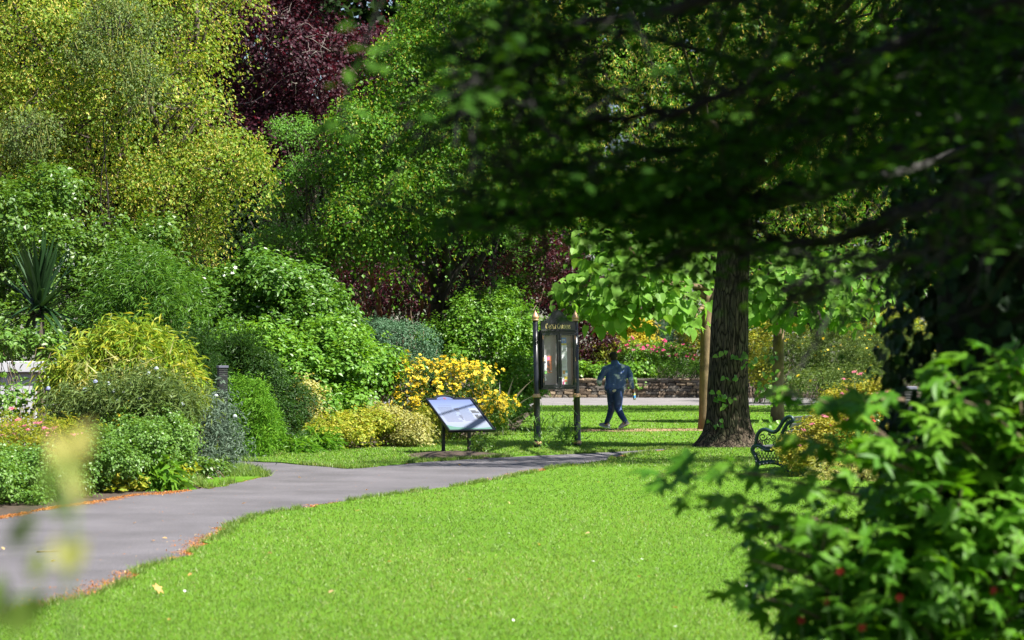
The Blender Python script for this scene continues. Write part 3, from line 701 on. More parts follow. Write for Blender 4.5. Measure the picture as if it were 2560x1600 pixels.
# ---- glossy dark shrubs under the lime
shrub("laurel_shrub", "tall glossy green shrub under the yellow lime behind the spiky cordyline", "shrub",
      [lobe(30, 560, 47, 120, 110, 1.4), lobe(210, 620, 46.5, 130, 80, 1.3), lobe(320, 690, 46, 95, 80, 1.1), lobe(120, 480, 47.5, 90, 60, 1), lobe(20, 720, 46, 100, 100, 1.1), lobe(220, 760, 45.5, 140, 100, 1.1), lobe(400, 600, 47, 60, 50, .8), lobe(20, 830, 45, 110, 80, 1), lobe(-60, 700, 47, 90, 160, 1.2), lobe(130, 860, 44, 80, 60, .8)],
      28000, 140, L_LEAF2, M['laurel'], .095, cr=.28, fill=.06, shell=.2, shoots=80)
shrub("elaeagnus", "grey green leafy shrub left of the white flowered mock orange", "shrub",
      [lobe(350, 720, 44.5, 110, 110, 1), lobe(420, 800, 44, 90, 90, .9), lobe(290, 800, 44, 110, 80, .9)], 12000, 142, L_LANCE, M['mid_green'], .13, cr=.26, shoots=90, shoot_len=.4, shell=.3)
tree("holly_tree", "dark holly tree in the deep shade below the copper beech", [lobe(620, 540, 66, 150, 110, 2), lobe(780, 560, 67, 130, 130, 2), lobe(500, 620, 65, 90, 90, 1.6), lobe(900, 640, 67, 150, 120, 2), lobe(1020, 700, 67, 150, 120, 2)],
     9000, 144, L_LEAF2, 'shade_leaf', .10, P(700, 892, 66) * (1, 1, 0), .16, 'bark_dark', cr=.35)
# ---- fresh green light branches
pf = [lobe(735, 320, 58.5, 62, 38, .8), lobe(790, 400, 58, 75, 40, .9), lobe(860, 440, 58, 70, 40, .9), lobe(740, 440, 58.3, 70, 35, .8), lobe(700, 500, 58.2, 55, 38, .7),
      lobe(700, 585, 57.5, 75, 32, .8), lobe(790, 600, 57, 80, 38, .8), lobe(840, 640, 57, 60, 35, .7), lobe(740, 650, 57.3, 60, 28, .7), lobe(960, 620, 57, 60, 45, .7), lobe(910, 560, 57.4, 50, 40, .7)]
tree("acacia_tree", "young tree with layered fresh green leaf sprays under the copper beech", pf, 17000, 150, L_LEAF2, 'pale_fresh', .062, P(850, 892, 59) * (1, 1, 0), .09, 'bark_grey', cr=.2, flat=.18, droop=.7, fill=.05, up=1.2, cut=.6)
tree("feathery_tree", "pale feathery green tree glimpsed between the limes above the notice board", [lobe(1270, 500, 63, 60, 60, .9), lobe(1300, 580, 62.5, 50, 50, .8), lobe(1130, 590, 62, 60, 40, .8), lobe(1320, 660, 62, 45, 60, .8), lobe(1290, 760, 62, 50, 70, .8)],
     8000, 152, L_LEAF2, 'pale_fresh', .055, P(1290, 892, 63) * (1, 1, 0), .08, 'bark_grey', cr=.18, flat=.2, droop=.6)
# ---- round headed lime in the middle
gl = [lobe(930, 330, 56, 110, 110, 1.6), lobe(1040, 190, 57, 120, 130, 1.8), lobe(1110, 330, 56, 160, 150, 1.9), lobe(1010, 470, 55.5, 150, 110, 1.7), lobe(890, 540, 55, 95, 80, 1.3),
      lobe(1130, 490, 56, 130, 85, 1.5), lobe(1120, 20, 58, 130, 110, 1.8), lobe(1280, 260, 57, 150, 190, 2), lobe(1210, 60, 58, 160, 150, 2), lobe(990, 640, 54.8, 22, 55, .4), lobe(1400, 420, 57.5, 130, 150, 1.8)]
gt, gw = tree("lime_tree", "round headed green lime tree hung with pale bracts, a drooping branch tip below", gl, 56000, 160, L_RHOMB, 'lime_green', .08, P(1080, 892, 58) * (1, 1, 0), .24, 'bark_dark', cr=.38, clump=32, flat=.15, droop=1.0, up=.7, out=.7, shell=.2, twigs=70)
obj("blossom", leaves_mesh("blossom", L_BRACT, *bracts(gw, 15000, 161, .07, .92), M['bract_green']), gt, "stuff")
# ---- red stemmed small tree and purple shrubs
st = thing("strawberry_tree", "small tree with bare forked reddish stems in dark shade behind the dome shrub", "tree", P(960, 892, 59) * (1, 1, 0))
mb = MB(); d0 = 59
for pts, r0, r1 in [([(952, 892), (950, 800), (946, 745), (928, 705), (932, 660), (920, 600), (900, 540)], .085, .03), ([(948, 748), (985, 722), (1005, 700), (1030, 640), (1050, 560)], .055, .02),
                    ([(1068, 892), (1066, 810), (1086, 745), (1100, 690), (1122, 640), (1160, 585)], .085, .025), ([(1062, 830), (1052, 760), (1080, 690), (1090, 610)], .05, .02), ([(1100, 690), (1090, 630), (1120, 560)], .035, .015), ([(932, 660), (890, 640), (862, 600)], .03, .012)]:
    q = np.array([P(x, y, d0) for x, y in pts]); q[0][2] = max(0, q[0][2] - 1.65); t = np.linspace(0, 1, 24) * (len(q) - 1)
    q = np.stack([np.interp(t, np.arange(len(q)), q[:, k]) for k in range(3)], 1); q[1:-1] = (q[:-2] + q[1:-1] * 2 + q[2:]) / 4; q += rng_(len(pts)).normal(size=q.shape) * .008
    mb.tube(q, np.linspace(r0, r1, 24), 8)
    if pts[0] == (948, 748): mb.build("stem", M['bark_red'], st, True); mb = MB()
mb.build("stem", M['bark_red'], st, True)
foliage("crown", crown([lobe(930, 560, 59.5, 110, 60, 1), lobe(1080, 570, 59.5, 110, 60, 1)], 6000, 165, size=.08, cr=.25), L_LEAF2, M['shade_leaf'], st)
shrub("smoke_bush", "dark red purple shrub right of the red stemmed tree", "shrub", [lobe(1180, 690, 58.2, 80, 60, 1), lobe(1110, 620, 58.4, 70, 50, 1), lobe(1210, 750, 58.2, 60, 55, .9), lobe(1320, 690, 60, 70, 80, 1.1), lobe(1360, 640, 61, 60, 60, 1), lobe(1050, 740, 62, 80, 80, 1), lobe(940, 730, 62.5, 90, 80, 1), lobe(870, 690, 63, 60, 60, .9)],
      17000, 166, L_LEAF2, M['purple'], .075, cr=.22, nst=25, sr=.02)
shrub("purple_hazel", "dark purple leaved shrub growing above the stone wall beside the notice board", "shrub", [lobe(1475, 840, 100, 62, 75, 1.3), lobe(1535, 785, 101, 70, 42, 1.3), lobe(1430, 770, 101, 70, 70, 1.3), lobe(1400, 690, 102, 90, 80, 1.5), lobe(1440, 900, 99.5, 50, 45, .8)],
      12000, 168, L_LEAF2, M['purple'], .13, cr=.3)
# ---- shrub border
def flowers(parent, cw, n, seed, me_list, size, name="flower", need=None, lift=.03, up=.5):
    r = rng_(seed); idx = pick_outer(cw, n, seed, need)
    for i in idx:
        o = cw['out'][i]; single_leaf(name, me_list[r.integers(0, len(me_list))], parent, cw['pos'][i] + o * lift, o + r.normal(size=3) * .35 + (0, -.25, up), r.normal(size=3), size * r.uniform(.75, 1.2))
FL_Y = leaf_variants("flower_yellow", F_FIVE, M['yellow_petal']); FL_W = leaf_variants("flower_white", F_FIVE, M['white_petal'])
FL_HP = leaf_variants("flower_rose", F_FIVE, M['hot_pink'])
t, w = shrub("mock_orange", "big rounded shrub with small white flowers at the centre of the border", "shrub",
      [lobe(560, 770, 50, 120, 100, 1.4), lobe(700, 730, 50, 110, 75, 1.3), lobe(640, 830, 49.5, 150, 100, 1.4), lobe(780, 790, 50, 85, 85, 1.2), lobe(490, 790, 50, 60, 80, 1), lobe(850, 850, 50, 60, 60, 1), lobe(640, 690, 50, 50, 50, .8)],
      34000, 170, L_OVATE, M['mid_green'], .095, cr=.28, lump=.25, shell=.2, shoots=120)
flowers(t, w, 45, 171, FL_W, .065)
mb = MB(); r = rng_(172)                                   # long shoots on top
sp = []
for px, py in [(612, 640), (648, 632), (690, 640), (660, 650), (590, 660), (730, 665), (870, 790), (885, 800), (860, 770)]:
    e = P(px, py - 15, 49.8 + r.normal() * .3); b = e + np.array((r.normal() * .1, .1, -r.uniform(.5, .8))); q = limb(b, e, r, 8, .05); mb = MB(); mb.tube(q, np.linspace(.008, .003, 8), 4); mb.build("shoot", M['stem_green'], t)
    for k in range(8):
        for s_ in (-1, 1): sp.append((q[k], (r.normal() * .3, r.normal() * .3 - .3, .8), (s_, r.normal() * .3, .3)))
sp = np.array(sp); obj("shoot_leaves", leaves_mesh("shoot_leaves", L_OVATE, sp[:, 0], sp[:, 1], sp[:, 2], np.full(len(sp), .09), r.random(len(sp)), M['bright_green']), t, "stuff")
shrub("dogwood", "broad bright green leafy shrub in front of the mock orange", "shrub",
      [lobe(700, 930, 46.5, 110, 85, 1.1), lobe(840, 910, 47, 130, 100, 1.2), lobe(930, 930, 47.6, 55, 65, .8), lobe(800, 1010, 46, 110, 55, .9), lobe(620, 880, 46.5, 80, 60, .9)],
      30000, 174, L_LEAF2, M['bright_green'], .09, cr=.26, lump=.25, shell=.2, shoots=90)
shrub("hebe", "low rounded blue green dome of small leaves above the yellow flowers", "shrub", [lobe(1010, 852, 54, 92, 48, .9), lobe(945, 828, 54.5, 60, 34, .7), lobe(1000, 900, 54, 100, 50, .9)],
      15000, 176, L_DIAMOND, M['hebe'], .045, cr=.09, flat=.5, lump=.05, shell=.05, out=1, jit=.5, fill=.03, sub=3, spray=0, shoots=0)
t, w = shrub("hypericum", "rounded shrub covered in bright yellow five petalled flowers behind the lectern sign", "shrub",
      [lobe(1120, 970, 48.6, 135, 78, 1.0), lobe(1222, 1030, 48.3, 55, 62, .8), lobe(1015, 955, 48.4, 62, 62, .8), lobe(1140, 1050, 48.2, 110, 48, .9), lobe(1030, 1020, 48, 60, 50, .7)],
      19000, 178, L_DIAMOND, M['hyper_leaf'], .05, cr=.14, zmin=.08)
flowers(t, w, 300, 179, FL_Y, .066)
idx = pick_outer(w, 4200, 180)[300:4200:2]; r = rng_(181)
obj("flower_mass", leaves_mesh("flower_mass", F_FIVE, w['pos'][idx] + w['out'][idx] * .02, w['out'][idx] + r.normal(size=(len(idx), 3)) * .5 + (0, 0, .3), r.normal(size=(len(idx), 3)), r.uniform(.05, .08, len(idx)), r.random(len(idx)), M['yellow_petal']), t, "stuff")
shrub("viburnum", "mid green leafy shrub just left of the notice board", "shrub",
      [lobe(1225, 880, 56, 110, 95, 1.2), lobe(1190, 790, 56.5, 80, 60, 1), lobe(1300, 960, 55, 55, 75, .8), lobe(1130, 850, 56.5, 60, 60, .9), lobe(1290, 830, 57, 60, 80, 1), lobe(1262, 750, 57, 28, 45, .6), lobe(1270, 1010, 54, 40, 50, .6)],
      27000, 182, L_LEAF2, M['bright_green'], .082, cr=.24, lump=.25, shell=.2, shoots=90)
shrub("dwarf_conifer", "feathery yellow green dwarf conifer beside the black bollard light", "shrub", [lobe(620, 1050, 40.5, 62, 88, .45), lobe(655, 1070, 40.2, 45, 70, .4), lobe(590, 1000, 40.8, 35, 50, .3), lobe(615, 1110, 40, 60, 40, .4)],
      22000, 184, L_LANCE, M['conifer'], .075, spray=0, cr=.10, flat=.8, up=.8, out=.9, jit=.8, lump=.16, shell=.10, nst=6)
shrub("box_shrub", "dark green upright shrub between the dwarf conifer and the cream edging plants", "shrub", [lobe(720, 1075, 41.5, 42, 70, .4), lobe(690, 990, 43, 60, 65, .6), lobe(745, 1020, 43, 45, 60, .5), lobe(650, 940, 43.5, 60, 60, .6)],
      14000, 186, L_DIAMOND, M['box_leaf'], .045, cr=.12, lump=.2)
shrub("fennel", "dark fine leaved feathery clump left of the bollard light", "plant", [lobe(480, 900, 43, 55, 55, .6), lobe(590, 900, 43.5, 45, 50, .5), lobe(430, 960, 42, 45, 50, .5), lobe(520, 980, 42, 55, 60, .5)],
      22000, 188, L_LANCE, M['box_leaf'], .10, spray=0, cr=.15, flat=.8, up=1, jit=.9, droop=-.5, stem_mat='stem_green')
shrub("euonymus", "low cream variegated shrub at the lawn edge left of the lectern sign", "shrub", [lobe(1010, 1072, 44.3, 68, 34, .5), lobe(960, 1055, 44.6, 50, 36, .5), lobe(1030, 1095, 44, 50, 16, .4)],
      9000, 190, L_DIAMOND, M['cream'], .05, cr=.12)
shrub("heuchera", "low green and russet edging plants at the lawn edge", "plant", [lobe(860, 1078, 43.4, 95, 36, .6), lobe(790, 1092, 42.6, 45, 26, .5), lobe(910, 1060, 44, 70, 36, .5), lobe(1080, 1060, 46, 50, 40, .5)],
      12000, 192, L_LEAF2, M['spiraea'], .05, cr=.12)
shrub("hosta", "fresh green low clump at the lawn corner by the dark shrub", "plant", [lobe(785, 1105, 42.2, 48, 22, .4), lobe(740, 1120, 41.2, 36, 18, .3)], 2600, 193, L_LANCE, M['bright_green'], .16, spray=0, shoots=0, cr=.12, flat=.5, jit=.4, stem_mat='stem_green')
shrub("spotted_laurel", "yellow speckled leafy shrub behind the dark upright shrub", "shrub", [lobe(765, 1010, 44, 38, 60, .4), lobe(760, 1060, 43.5, 30, 40, .4)], 2500, 194, L_OVATE, M['cream'], .06, cr=.15)
# ---- the bed on the left
t = thing("cordyline", "spiky cordyline with a fan of dark green sword leaves", "plant", P(100, 892, 38) * (1, 1, 0))
c = P(98, 775, 38); r = rng_(200); mb = MB(); mb.tube(limb((c[0], c[1], 0), c, r, 6, .03), np.linspace(.09, .07, 6), 8); mb.build("trunk", M['bark_grey'], t, True)
def sword_mesh(name, L_, w, bend, mat, rn):
    n = 7; t_ = np.linspace(0, 1, n); x = w * np.minimum(1, (1 - t_) * 2.2) * (.6 + .4 * np.minimum(1, t_ * 6)); y = t_ * L_; z = -bend * t_ ** 2.2
    V = np.vstack((np.stack((-x, y, z + .25 * x), 1), np.stack((x * 0, y, z), 1), np.stack((x, y, z + .25 * x), 1)))
    Q = [(k, k + n, k + n + 1, k + 1) for k in range(n - 1)] + [(k + n, k + 2 * n, k + 2 * n + 1, k + n + 1) for k in range(n - 1)]
    return mesh_np(name, V, np.array(Q), mat, {"rnd": np.full(len(V), rn)})
SW = [sword_mesh("sword_leaf", 1, .038, b, M['sword'], rn) for b, rn in ((.05, .2), (.15, .5), (.35, .8), (.6, .4), (.02, .9))]
for k in range(95):
    el = r.uniform(-.35, 1.45); az = r.uniform(0, 6.28); dv = np.array((math.cos(az) * math.cos(el), math.sin(az) * math.cos(el), math.sin(el))); nr = np.array((-math.cos(az) * math.sin(el), -math.sin(az) * math.sin(el), math.cos(el)))
    single_leaf("sword_leaf", SW[4 if el > 1 else r.integers(0, 5)], t, c + np.array((0, 0, r.uniform(-.1, .1))), nr + r.normal(size=3) * .1, dv, r.uniform(.8, 1.1) * (1.2 if el > .9 else .95))
t = thing("flax_plant", "dark bronze flax with arching sword leaves beside the yellow flowers", "plant", P(1265, 892, 50.5) * (1, 1, 0))
c = P(1255, 1060, 50.5); c[2] = .1; FX = [sword_mesh("flax_leaf", 1, .028, b, M['flax'], rn) for b, rn in ((.05, .2), (.2, .6), (.45, .9), (.7, .5))]
for k in range(30):
    el = r.uniform(.35, 1.35); az = r.uniform(-2.2, 1.3) if k % 3 else r.uniform(0, 6.28); dv = np.array((math.cos(az) * math.cos(el), math.sin(az) * math.cos(el), math.sin(el))); nr = np.array((-math.cos(az) * math.sin(el), -math.sin(az) * math.sin(el), math.cos(el)))
    single_leaf("flax_leaf", FX[r.integers(0, 4)], t, c, nr, dv, r.uniform(.8, 1.4))
shrub("buddleia", "loose grey green shrub with upright shoots in front of the low white wall", "shrub", [lobe(10, 860, 35, 40, 50, .3), lobe(115, 865, 35, 35, 40, .25), lobe(30, 1000, 34.2, 60, 30, .25), lobe(140, 955, 34, 30, 35, .25)],
      1100, 202, L_OVATE, M['herb'], .095, cr=.2, sub=0, shoots=40, shell=.4, fill=.4, nst=40, sr=.008)
shrub("bamboo", "yellowing dwarf bamboo clump in the left bed", "plant", [lobe(300, 890, 33.5, 140, 70, .8), lobe(420, 950, 33.2, 75, 75, .6), lobe(230, 930, 33.2, 90, 60, .6), lobe(340, 850, 33.6, 70, 45, .6)],
      12000, 204, L_LANCE, M['bamboo'], .15, spray=0, cr=.22, droop=.9, flat=.5, jit=.6, up=1, nst=80, sr=.006, stem_mat='stem_green')
tw, ww = shrub("globe_thistle", "grey green globe thistle clump with round blue grey heads", "plant", [lobe(330, 1010, 31.6, 150, 55, .6), lobe(210, 1025, 31.8, 70, 35, .4), lobe(430, 1030, 32, 70, 50, .5)],
      9000, 206, L_LANCE, M['grey_green'], .10, cr=.18, flat=.7, jit=.8, nst=30, sr=.006, stem_mat='stem_green')
def ball_mesh(name, mat, n=10, m=7):
    mb = MB(); pr = [(max(.02, math.sin(a)) * (1 + .12 * (k % 2)), -math.cos(a)) for k, a in enumerate(np.linspace(0.05, math.pi - .05, m))]; mb.lathe((0, 0, 0), pr, n); return mb.mesh(name, mat)
M['thistle'] = plain_mat("thistle", (.20, .22, .36), .8, var=.4, scale=6); M['thistle_grey'] = plain_mat("thistle_grey", (.30, .34, .36), .8, var=.4, scale=6)
BL = [ball_mesh("thistle_head", M['thistle_grey']), ball_mesh("thistle_head", M['thistle'])]; mb = MB()
for k, (px, py) in enumerate([(120, 972), (212, 975), (238, 955), (245, 975), (283, 978), (288, 1000), (310, 985), (300, 1000), (350, 1000), (270, 960), (395, 945), (390, 922), (430, 990), (455, 1010), (372, 935), (330, 962)]):
    c = P(px, py, 31.3 + (k % 4) * .15); single_leaf("thistle_head", BL[1 if k == 0 or k % 5 == 2 else 0], tw, c, (0, -.3, 1), (1, 0, 0), .032)
    mb.tube(limb((c[0] + r.normal() * .08, c[1] + .1, 0), c, r, 6, .03), .006, 5)
mb.build("flower_stalk", M['stem_green'], tw)
ta, wa = shrub("wormwood", "silvery grey wormwood with drooping divided leaves at the bed end", "plant", [lobe(500, 1090, 33.2, 55, 75, .4), lobe(555, 1120, 33.6, 40, 45, .35), lobe(540, 1030, 33.8, 35, 50, .3), lobe(470, 1150, 32.8, 60, 45, .4)],
      7500, 208, L_LANCE, M['silver'], .085, cr=.13, droop=1.0, flat=.6, jit=.9, nst=26, sr=.006)
for px, py in [(515, 972), (587, 1041), (540, 990)]:
    c = P(px, py, 33.3); single_leaf("seed_head", BL[0], ta, c, (0, 0, 1), (1, 0, 0), .03)
mb = MB()
for px, py in [(515, 972), (587, 1041), (540, 990)]: e = P(px, py, 33.3); mb.tube(limb((e[0] - .15, 33.3, .2), e, r, 6, .05), .005, 5)
mb.build("stalk", M['stem_green'], ta)
shrub("catmint", "soft bright green mound spilling towards the path at the front of the left bed", "plant", [lobe(330, 1130, 30.5, 140, 80, .6), lobe(420, 1110, 31, 70, 80, .5), lobe(240, 1170, 29.8, 110, 65, .5), lobe(420, 1190, 31, 60, 35, .4)],
      28000, 210, L_LEAF2, M['herb'], .038, cr=.10, flat=.6, lump=.15, stem_mat='stem_green')
shrub("germander", "green leafy mound below the pink flowers at the path edge", "plant", [lobe(60, 1190, 28, 130, 75, .6), lobe(140, 1220, 28.6, 100, 40, .4), lobe(-60, 1200, 27, 100, 80, .6), lobe(30, 1250, 27.2, 80, 30, .3)],
      17000, 212, L_LEAF2, M['herb'], .042, cr=.12, flat=.6, stem_mat='stem_green')
def head_mesh(name, mat, seed):
    r_ = rng_(seed); n = 34; p = np.column_stack((r_.normal(size=(n, 2)) * .33, r_.random(n) * .12)); return leaves_mesh(name, F_FIVE, p, np.column_stack((r_.normal(size=(n, 2)) * .4, np.ones(n))), r_.normal(size=(n, 3)), np.full(n, .34), r_.random(n), mat)
HD = [head_mesh("flower_head", M['pink_petal'], k) for k in (1, 2, 3)]
t, w = shrub("spiraea", "yellow green spiraea with flat pink flower heads in the left bed", "shrub", [lobe(60, 1100, 29.6, 110, 45, .5), lobe(150, 1120, 29.8, 70, 40, .4), lobe(-40, 1110, 29.2, 80, 50, .5)],
      7500, 214, L_LANCE, M['spiraea'], .07, cr=.12, flat=.6)
for px, py in [(5, 1065), (25, 1062), (45, 1050), (35, 1085), (40, 1098), (92, 1058), (112, 1072), (135, 1070), (125, 1086), (188, 1088), (140, 1115), (28, 1022), (10, 1090), (70, 1075), (60, 1066)]:
    single_leaf("flower_head", HD[r.integers(0, 3)], t, P(px, py, 29.4 + r.normal() * .1), (r.normal() * .2, -.35, 1), r.normal(size=3), .065 * r.uniform(.8, 1.25))
t, w = shrub("lady_bedstraw", "small clump of bright yellow flowers among the grey green thistles", "plant", [lobe(305, 1060, 31, 22, 28, .12)], 500, 216, L_OVATE, M['herb'], .04, cr=.06, stem_mat='stem_green', nst=8, sr=.005)
flowers(t, w, 60, 217, FL_Y, .035)
shrub("day_lily", "arching green strap leaves at the foot of the left bed", "plant", [lobe(390, 1180, 30.3, 50, 45, .25)], 420, 218, L_LANCE, M['bright_green'], .24, spray=0, shoots=0, cr=.12, flat=.6, jit=.5, droop=.8, nst=0)
shrub("lungwort", "yellowing broad leaves lying at the path edge of the left bed", "plant", [lobe(420, 1213, 30.6, 55, 14, .25), lobe(350, 1225, 30, 50, 12, .2), lobe(290, 1232, 29.6, 30, 10, .2)], 900, 219, L_OVATE, M['spiraea'], .085, cr=.12, nst=0)
shrub("bramble", "dark leaved low plant at the very end of the left bed", "plant", [lobe(480, 1190, 32.4, 45, 30, .3), lobe(530, 1180, 33.2, 30, 20, .25)], 2200, 220, L_LEAF2, M['laurel'], .055, cr=.12)
shrub("oat_grass", "dry straw coloured grass stems standing among the thistles", "plant", [lobe(330, 980, 32.4, 120, 40, .4), lobe(250, 1000, 32.2, 80, 40, .3)], 600, 221, L_NEEDLE, M['cream'], .22, spray=0, shoots=0, sub=0, cr=.2, flat=.9, jit=.9, up=.2, droop=-.3, nst=50, sr=.004)
# ---- far planting behind the stone wall and to the right
shrub("golden_shrub", "bright golden yellow shrub behind the stone wall above the walking person", "shrub", [lobe(1560, 835, 102, 40, 32, .8), lobe(1605, 865, 101.5, 38, 34, .8), lobe(1520, 830, 102, 30, 22, .6), lobe(1600, 825, 102, 40, 28, .7)], 5200, 230, L_LEAF2, M['gold'], .13, cr=.25)
shrub("blue_spruce", "blue green shrub between the golden shrub and the young catalpa", "shrub", [lobe(1680, 850, 102, 50, 45, .9), lobe(1650, 880, 101.5, 40, 30, .7)], 7000, 232, L_LANCE, M['hebe'], .12, cr=.2, flat=.7, jit=.8)
t, w = shrub("rose_bush", "rose bush with many hot pink blooms above the stone wall", "shrub", [lobe(1640, 890, 100, 75, 32, .8), lobe(1570, 890, 100.2, 40, 40, .7), lobe(1700, 900, 100.3, 50, 30, .7)], 8500, 234, L_LEAF2, M['bright_green'], .085, cr=.2)
flowers(t, w, 70, 235, FL_HP, .16, name="bloom", need=w['pos'][:, 2] > 1.3)
shrub("spindle", "yellow green airy shrub beside the pink rose", "shrub", [lobe(1755, 870, 100.5, 45, 60, .8), lobe(1740, 830, 101, 50, 40, .8), lobe(1500, 890, 100, 50, 35, .7), lobe(1530, 880, 100.5, 40, 40, .7)], 8500, 236, L_LEAF2, M['spiraea'], .09, cr=.25)
shrub("ivy", "bright green ivy trailing over the left part of the stone wall", "plant", [lobe(1430, 930, 98.4, 60, 22, .5), lobe(1510, 935, 98.3, 50, 18, .5), lobe(1590, 935, 98.3, 35, 20, .45), lobe(1590, 955, 97.9, 16, 16, .25)], 4200, 238, L_ROUND, M['bright_green'], .12, cr=.2, zmin=.4)
shrub("lavender", "dark green mound along the top of the stone wall", "plant", [lobe(1690, 928, 98.9, 90, 20, .6), lobe(1790, 925, 98.9, 70, 24, .6), lobe(1880, 925, 98.9, 70, 24, .6)], 8000, 240, L_LANCE, M['mid_green'], .13, cr=.2, flat=.8, jit=.8)
t, w = shrub("phlomis", "broad grey green bed of upright stems with small yellow flowers beyond the road", "plant", [lobe(2090, 890, 72, 130, 60, 1.2), lobe(2190, 910, 70, 90, 50, 1), lobe(2000, 900, 72, 80, 60, 1), lobe(2100, 960, 69, 150, 30, .8), lobe(2290, 900, 70, 80, 80, 1)],
      26000, 242, L_LANCE, M['grey_green'], .13, cr=.2, flat=.9, jit=.8, up=.9, droop=-.3)
flowers(t, w, 90, 243, FL_Y, .07, need=w['pos'][:, 2] > .9)
shrub("golden_elder", "soft yellow green shrub behind the grey green phlomis", "shrub", [lobe(2150, 810, 84, 130, 50, 1.2), lobe(2020, 800, 86, 90, 60, 1.2), lobe(2230, 830, 84, 90, 60, 1.2)], 12000, 244, L_LEAF2, M['spiraea'], .10, cr=.3)
shrub("cotoneaster", "mixed yellow green shrub seen between the thick trunk and the second catalpa trunk", "shrub", [lobe(1900, 860, 88, 50, 60, .8), lobe(1910, 930, 86, 50, 40, .7), lobe(1860, 880, 90, 50, 60, .8)], 6000, 246, L_LEAF2, M['spiraea'], .10, cr=.25)
shrub("rosemary_bush", "dark shrub at the foot of the hedge right of the catalpas", "shrub", [lobe(2000, 760, 96, 120, 70, 1.5), lobe(2200, 740, 96, 130, 80, 1.5), lobe(1800, 780, 98, 120, 60, 1.4)], 9000, 248, L_LEAF2, M['mid_green'], .12, cr=.3)

# ---- catalpas with big heart leaves: the largest leaves are objects, the rest one mass
HT = leaf_variants("heart_leaf", L_HEART, M['catalpa'])
def catalpa(label, base_px, d, lobes, n, seed, r0, top_py):
    base = P(base_px, 892, d) * (1, 1, 0); t = thing("catalpa_tree", label, "tree", base)
    cw = crown(lobes, n, seed, clump=6, cr=.34, size=.225, var=.5, droop=1.2, up=.55, out=.6, jit=.6, flat=.4, fill=.2, shell=.25, sub=2)
    ok = cw['pos'][:, 2] > P(1600, 826, d)[2]; cw = {k2: (v[ok] if k2 not in ('cc', 'co') else v) for k2, v in cw.items()}
    cw['dir'] = unit(cw['dir'] * .7 + np.array((0, -.25, -.8))); cw['nrm'] = unit(cw['nrm'] + np.array((0, -.55, .25)))
    big = pick_outer(cw, 290, seed + 3); r_ = rng_(seed)
    rest = np.setdiff1d(np.arange(len(cw['pos'])), big)
    cr_ = obj("crown", leaves_mesh("crown", L_HEART, cw['pos'][rest], cw['nrm'][rest], cw['dir'][rest], cw['size'][rest], cw['rnd'][rest], M['catalpa']), t, "stuff")
    for i in big: single_leaf("heart_leaf", HT[int(cw['rnd'][i] * 4.99)], cr_, cw['pos'][i], cw['nrm'][i], cw['dir'][i], cw['size'][i])
    top = P(base_px + 6, top_py, d); mb = MB(); q = limb(base, top, r_, 12, .012); rr = np.linspace(r0, r0 * .8, 12); rr[0] *= 1.25; rr[1] *= 1.06; mb.tube(q, rr, 16)
    for L_ in lobes:
        p = limb(q[-1 - r_.integers(0, 2)], np.array(L_[:3]) - (0, 0, .1), r_, 7, .1); mb.tube(p, np.linspace(r0 * .35, .015, 7), 6)
        for _ in range(4): mb.tube(limb(p[r_.integers(2, 7)], np.array(L_[:3]) + unit(r_.normal(size=(1, 3)))[0] * np.array(L_[3:]) * .8, r_, 5, .1), np.linspace(.018, .007, 5), 5)
    mb.build("trunk", M['bark_brown'], t, True); return t
catalpa("young catalpa with big heart shaped leaves nearest the notice board", 1766, 54.5,
        [lobe(1480, 710, 53, 95, 50, 1), lobe(1590, 670, 52.5, 100, 60, 1.2), lobe(1650, 740, 53, 110, 55, 1.2), lobe(1540, 755, 52.6, 90, 32, .9), lobe(1690, 640, 54, 90, 60, 1.2), lobe(1440, 755, 53.4, 50, 28, .7), lobe(1560, 600, 54, 120, 50, 1.2), lobe(1700, 790, 53.5, 50, 35, .8)], 1250, 260, .165, 720)
catalpa("second young catalpa with big heart shaped leaves right of the thick grey trunk", 1943, 62,
        [lobe(1930, 650, 60, 90, 60, 1.2), lobe(2050, 690, 60, 100, 60, 1.2), lobe(1980, 740, 60, 90, 45, 1), lobe(2130, 730, 60, 80, 50, 1), lobe(1880, 720, 60.5, 60, 60, 1), lobe(2060, 620, 61, 120, 50, 1.2), lobe(2170, 650, 61, 90, 60, 1), lobe(2080, 770, 60, 70, 35, .8)], 1250, 264, .16, 740)

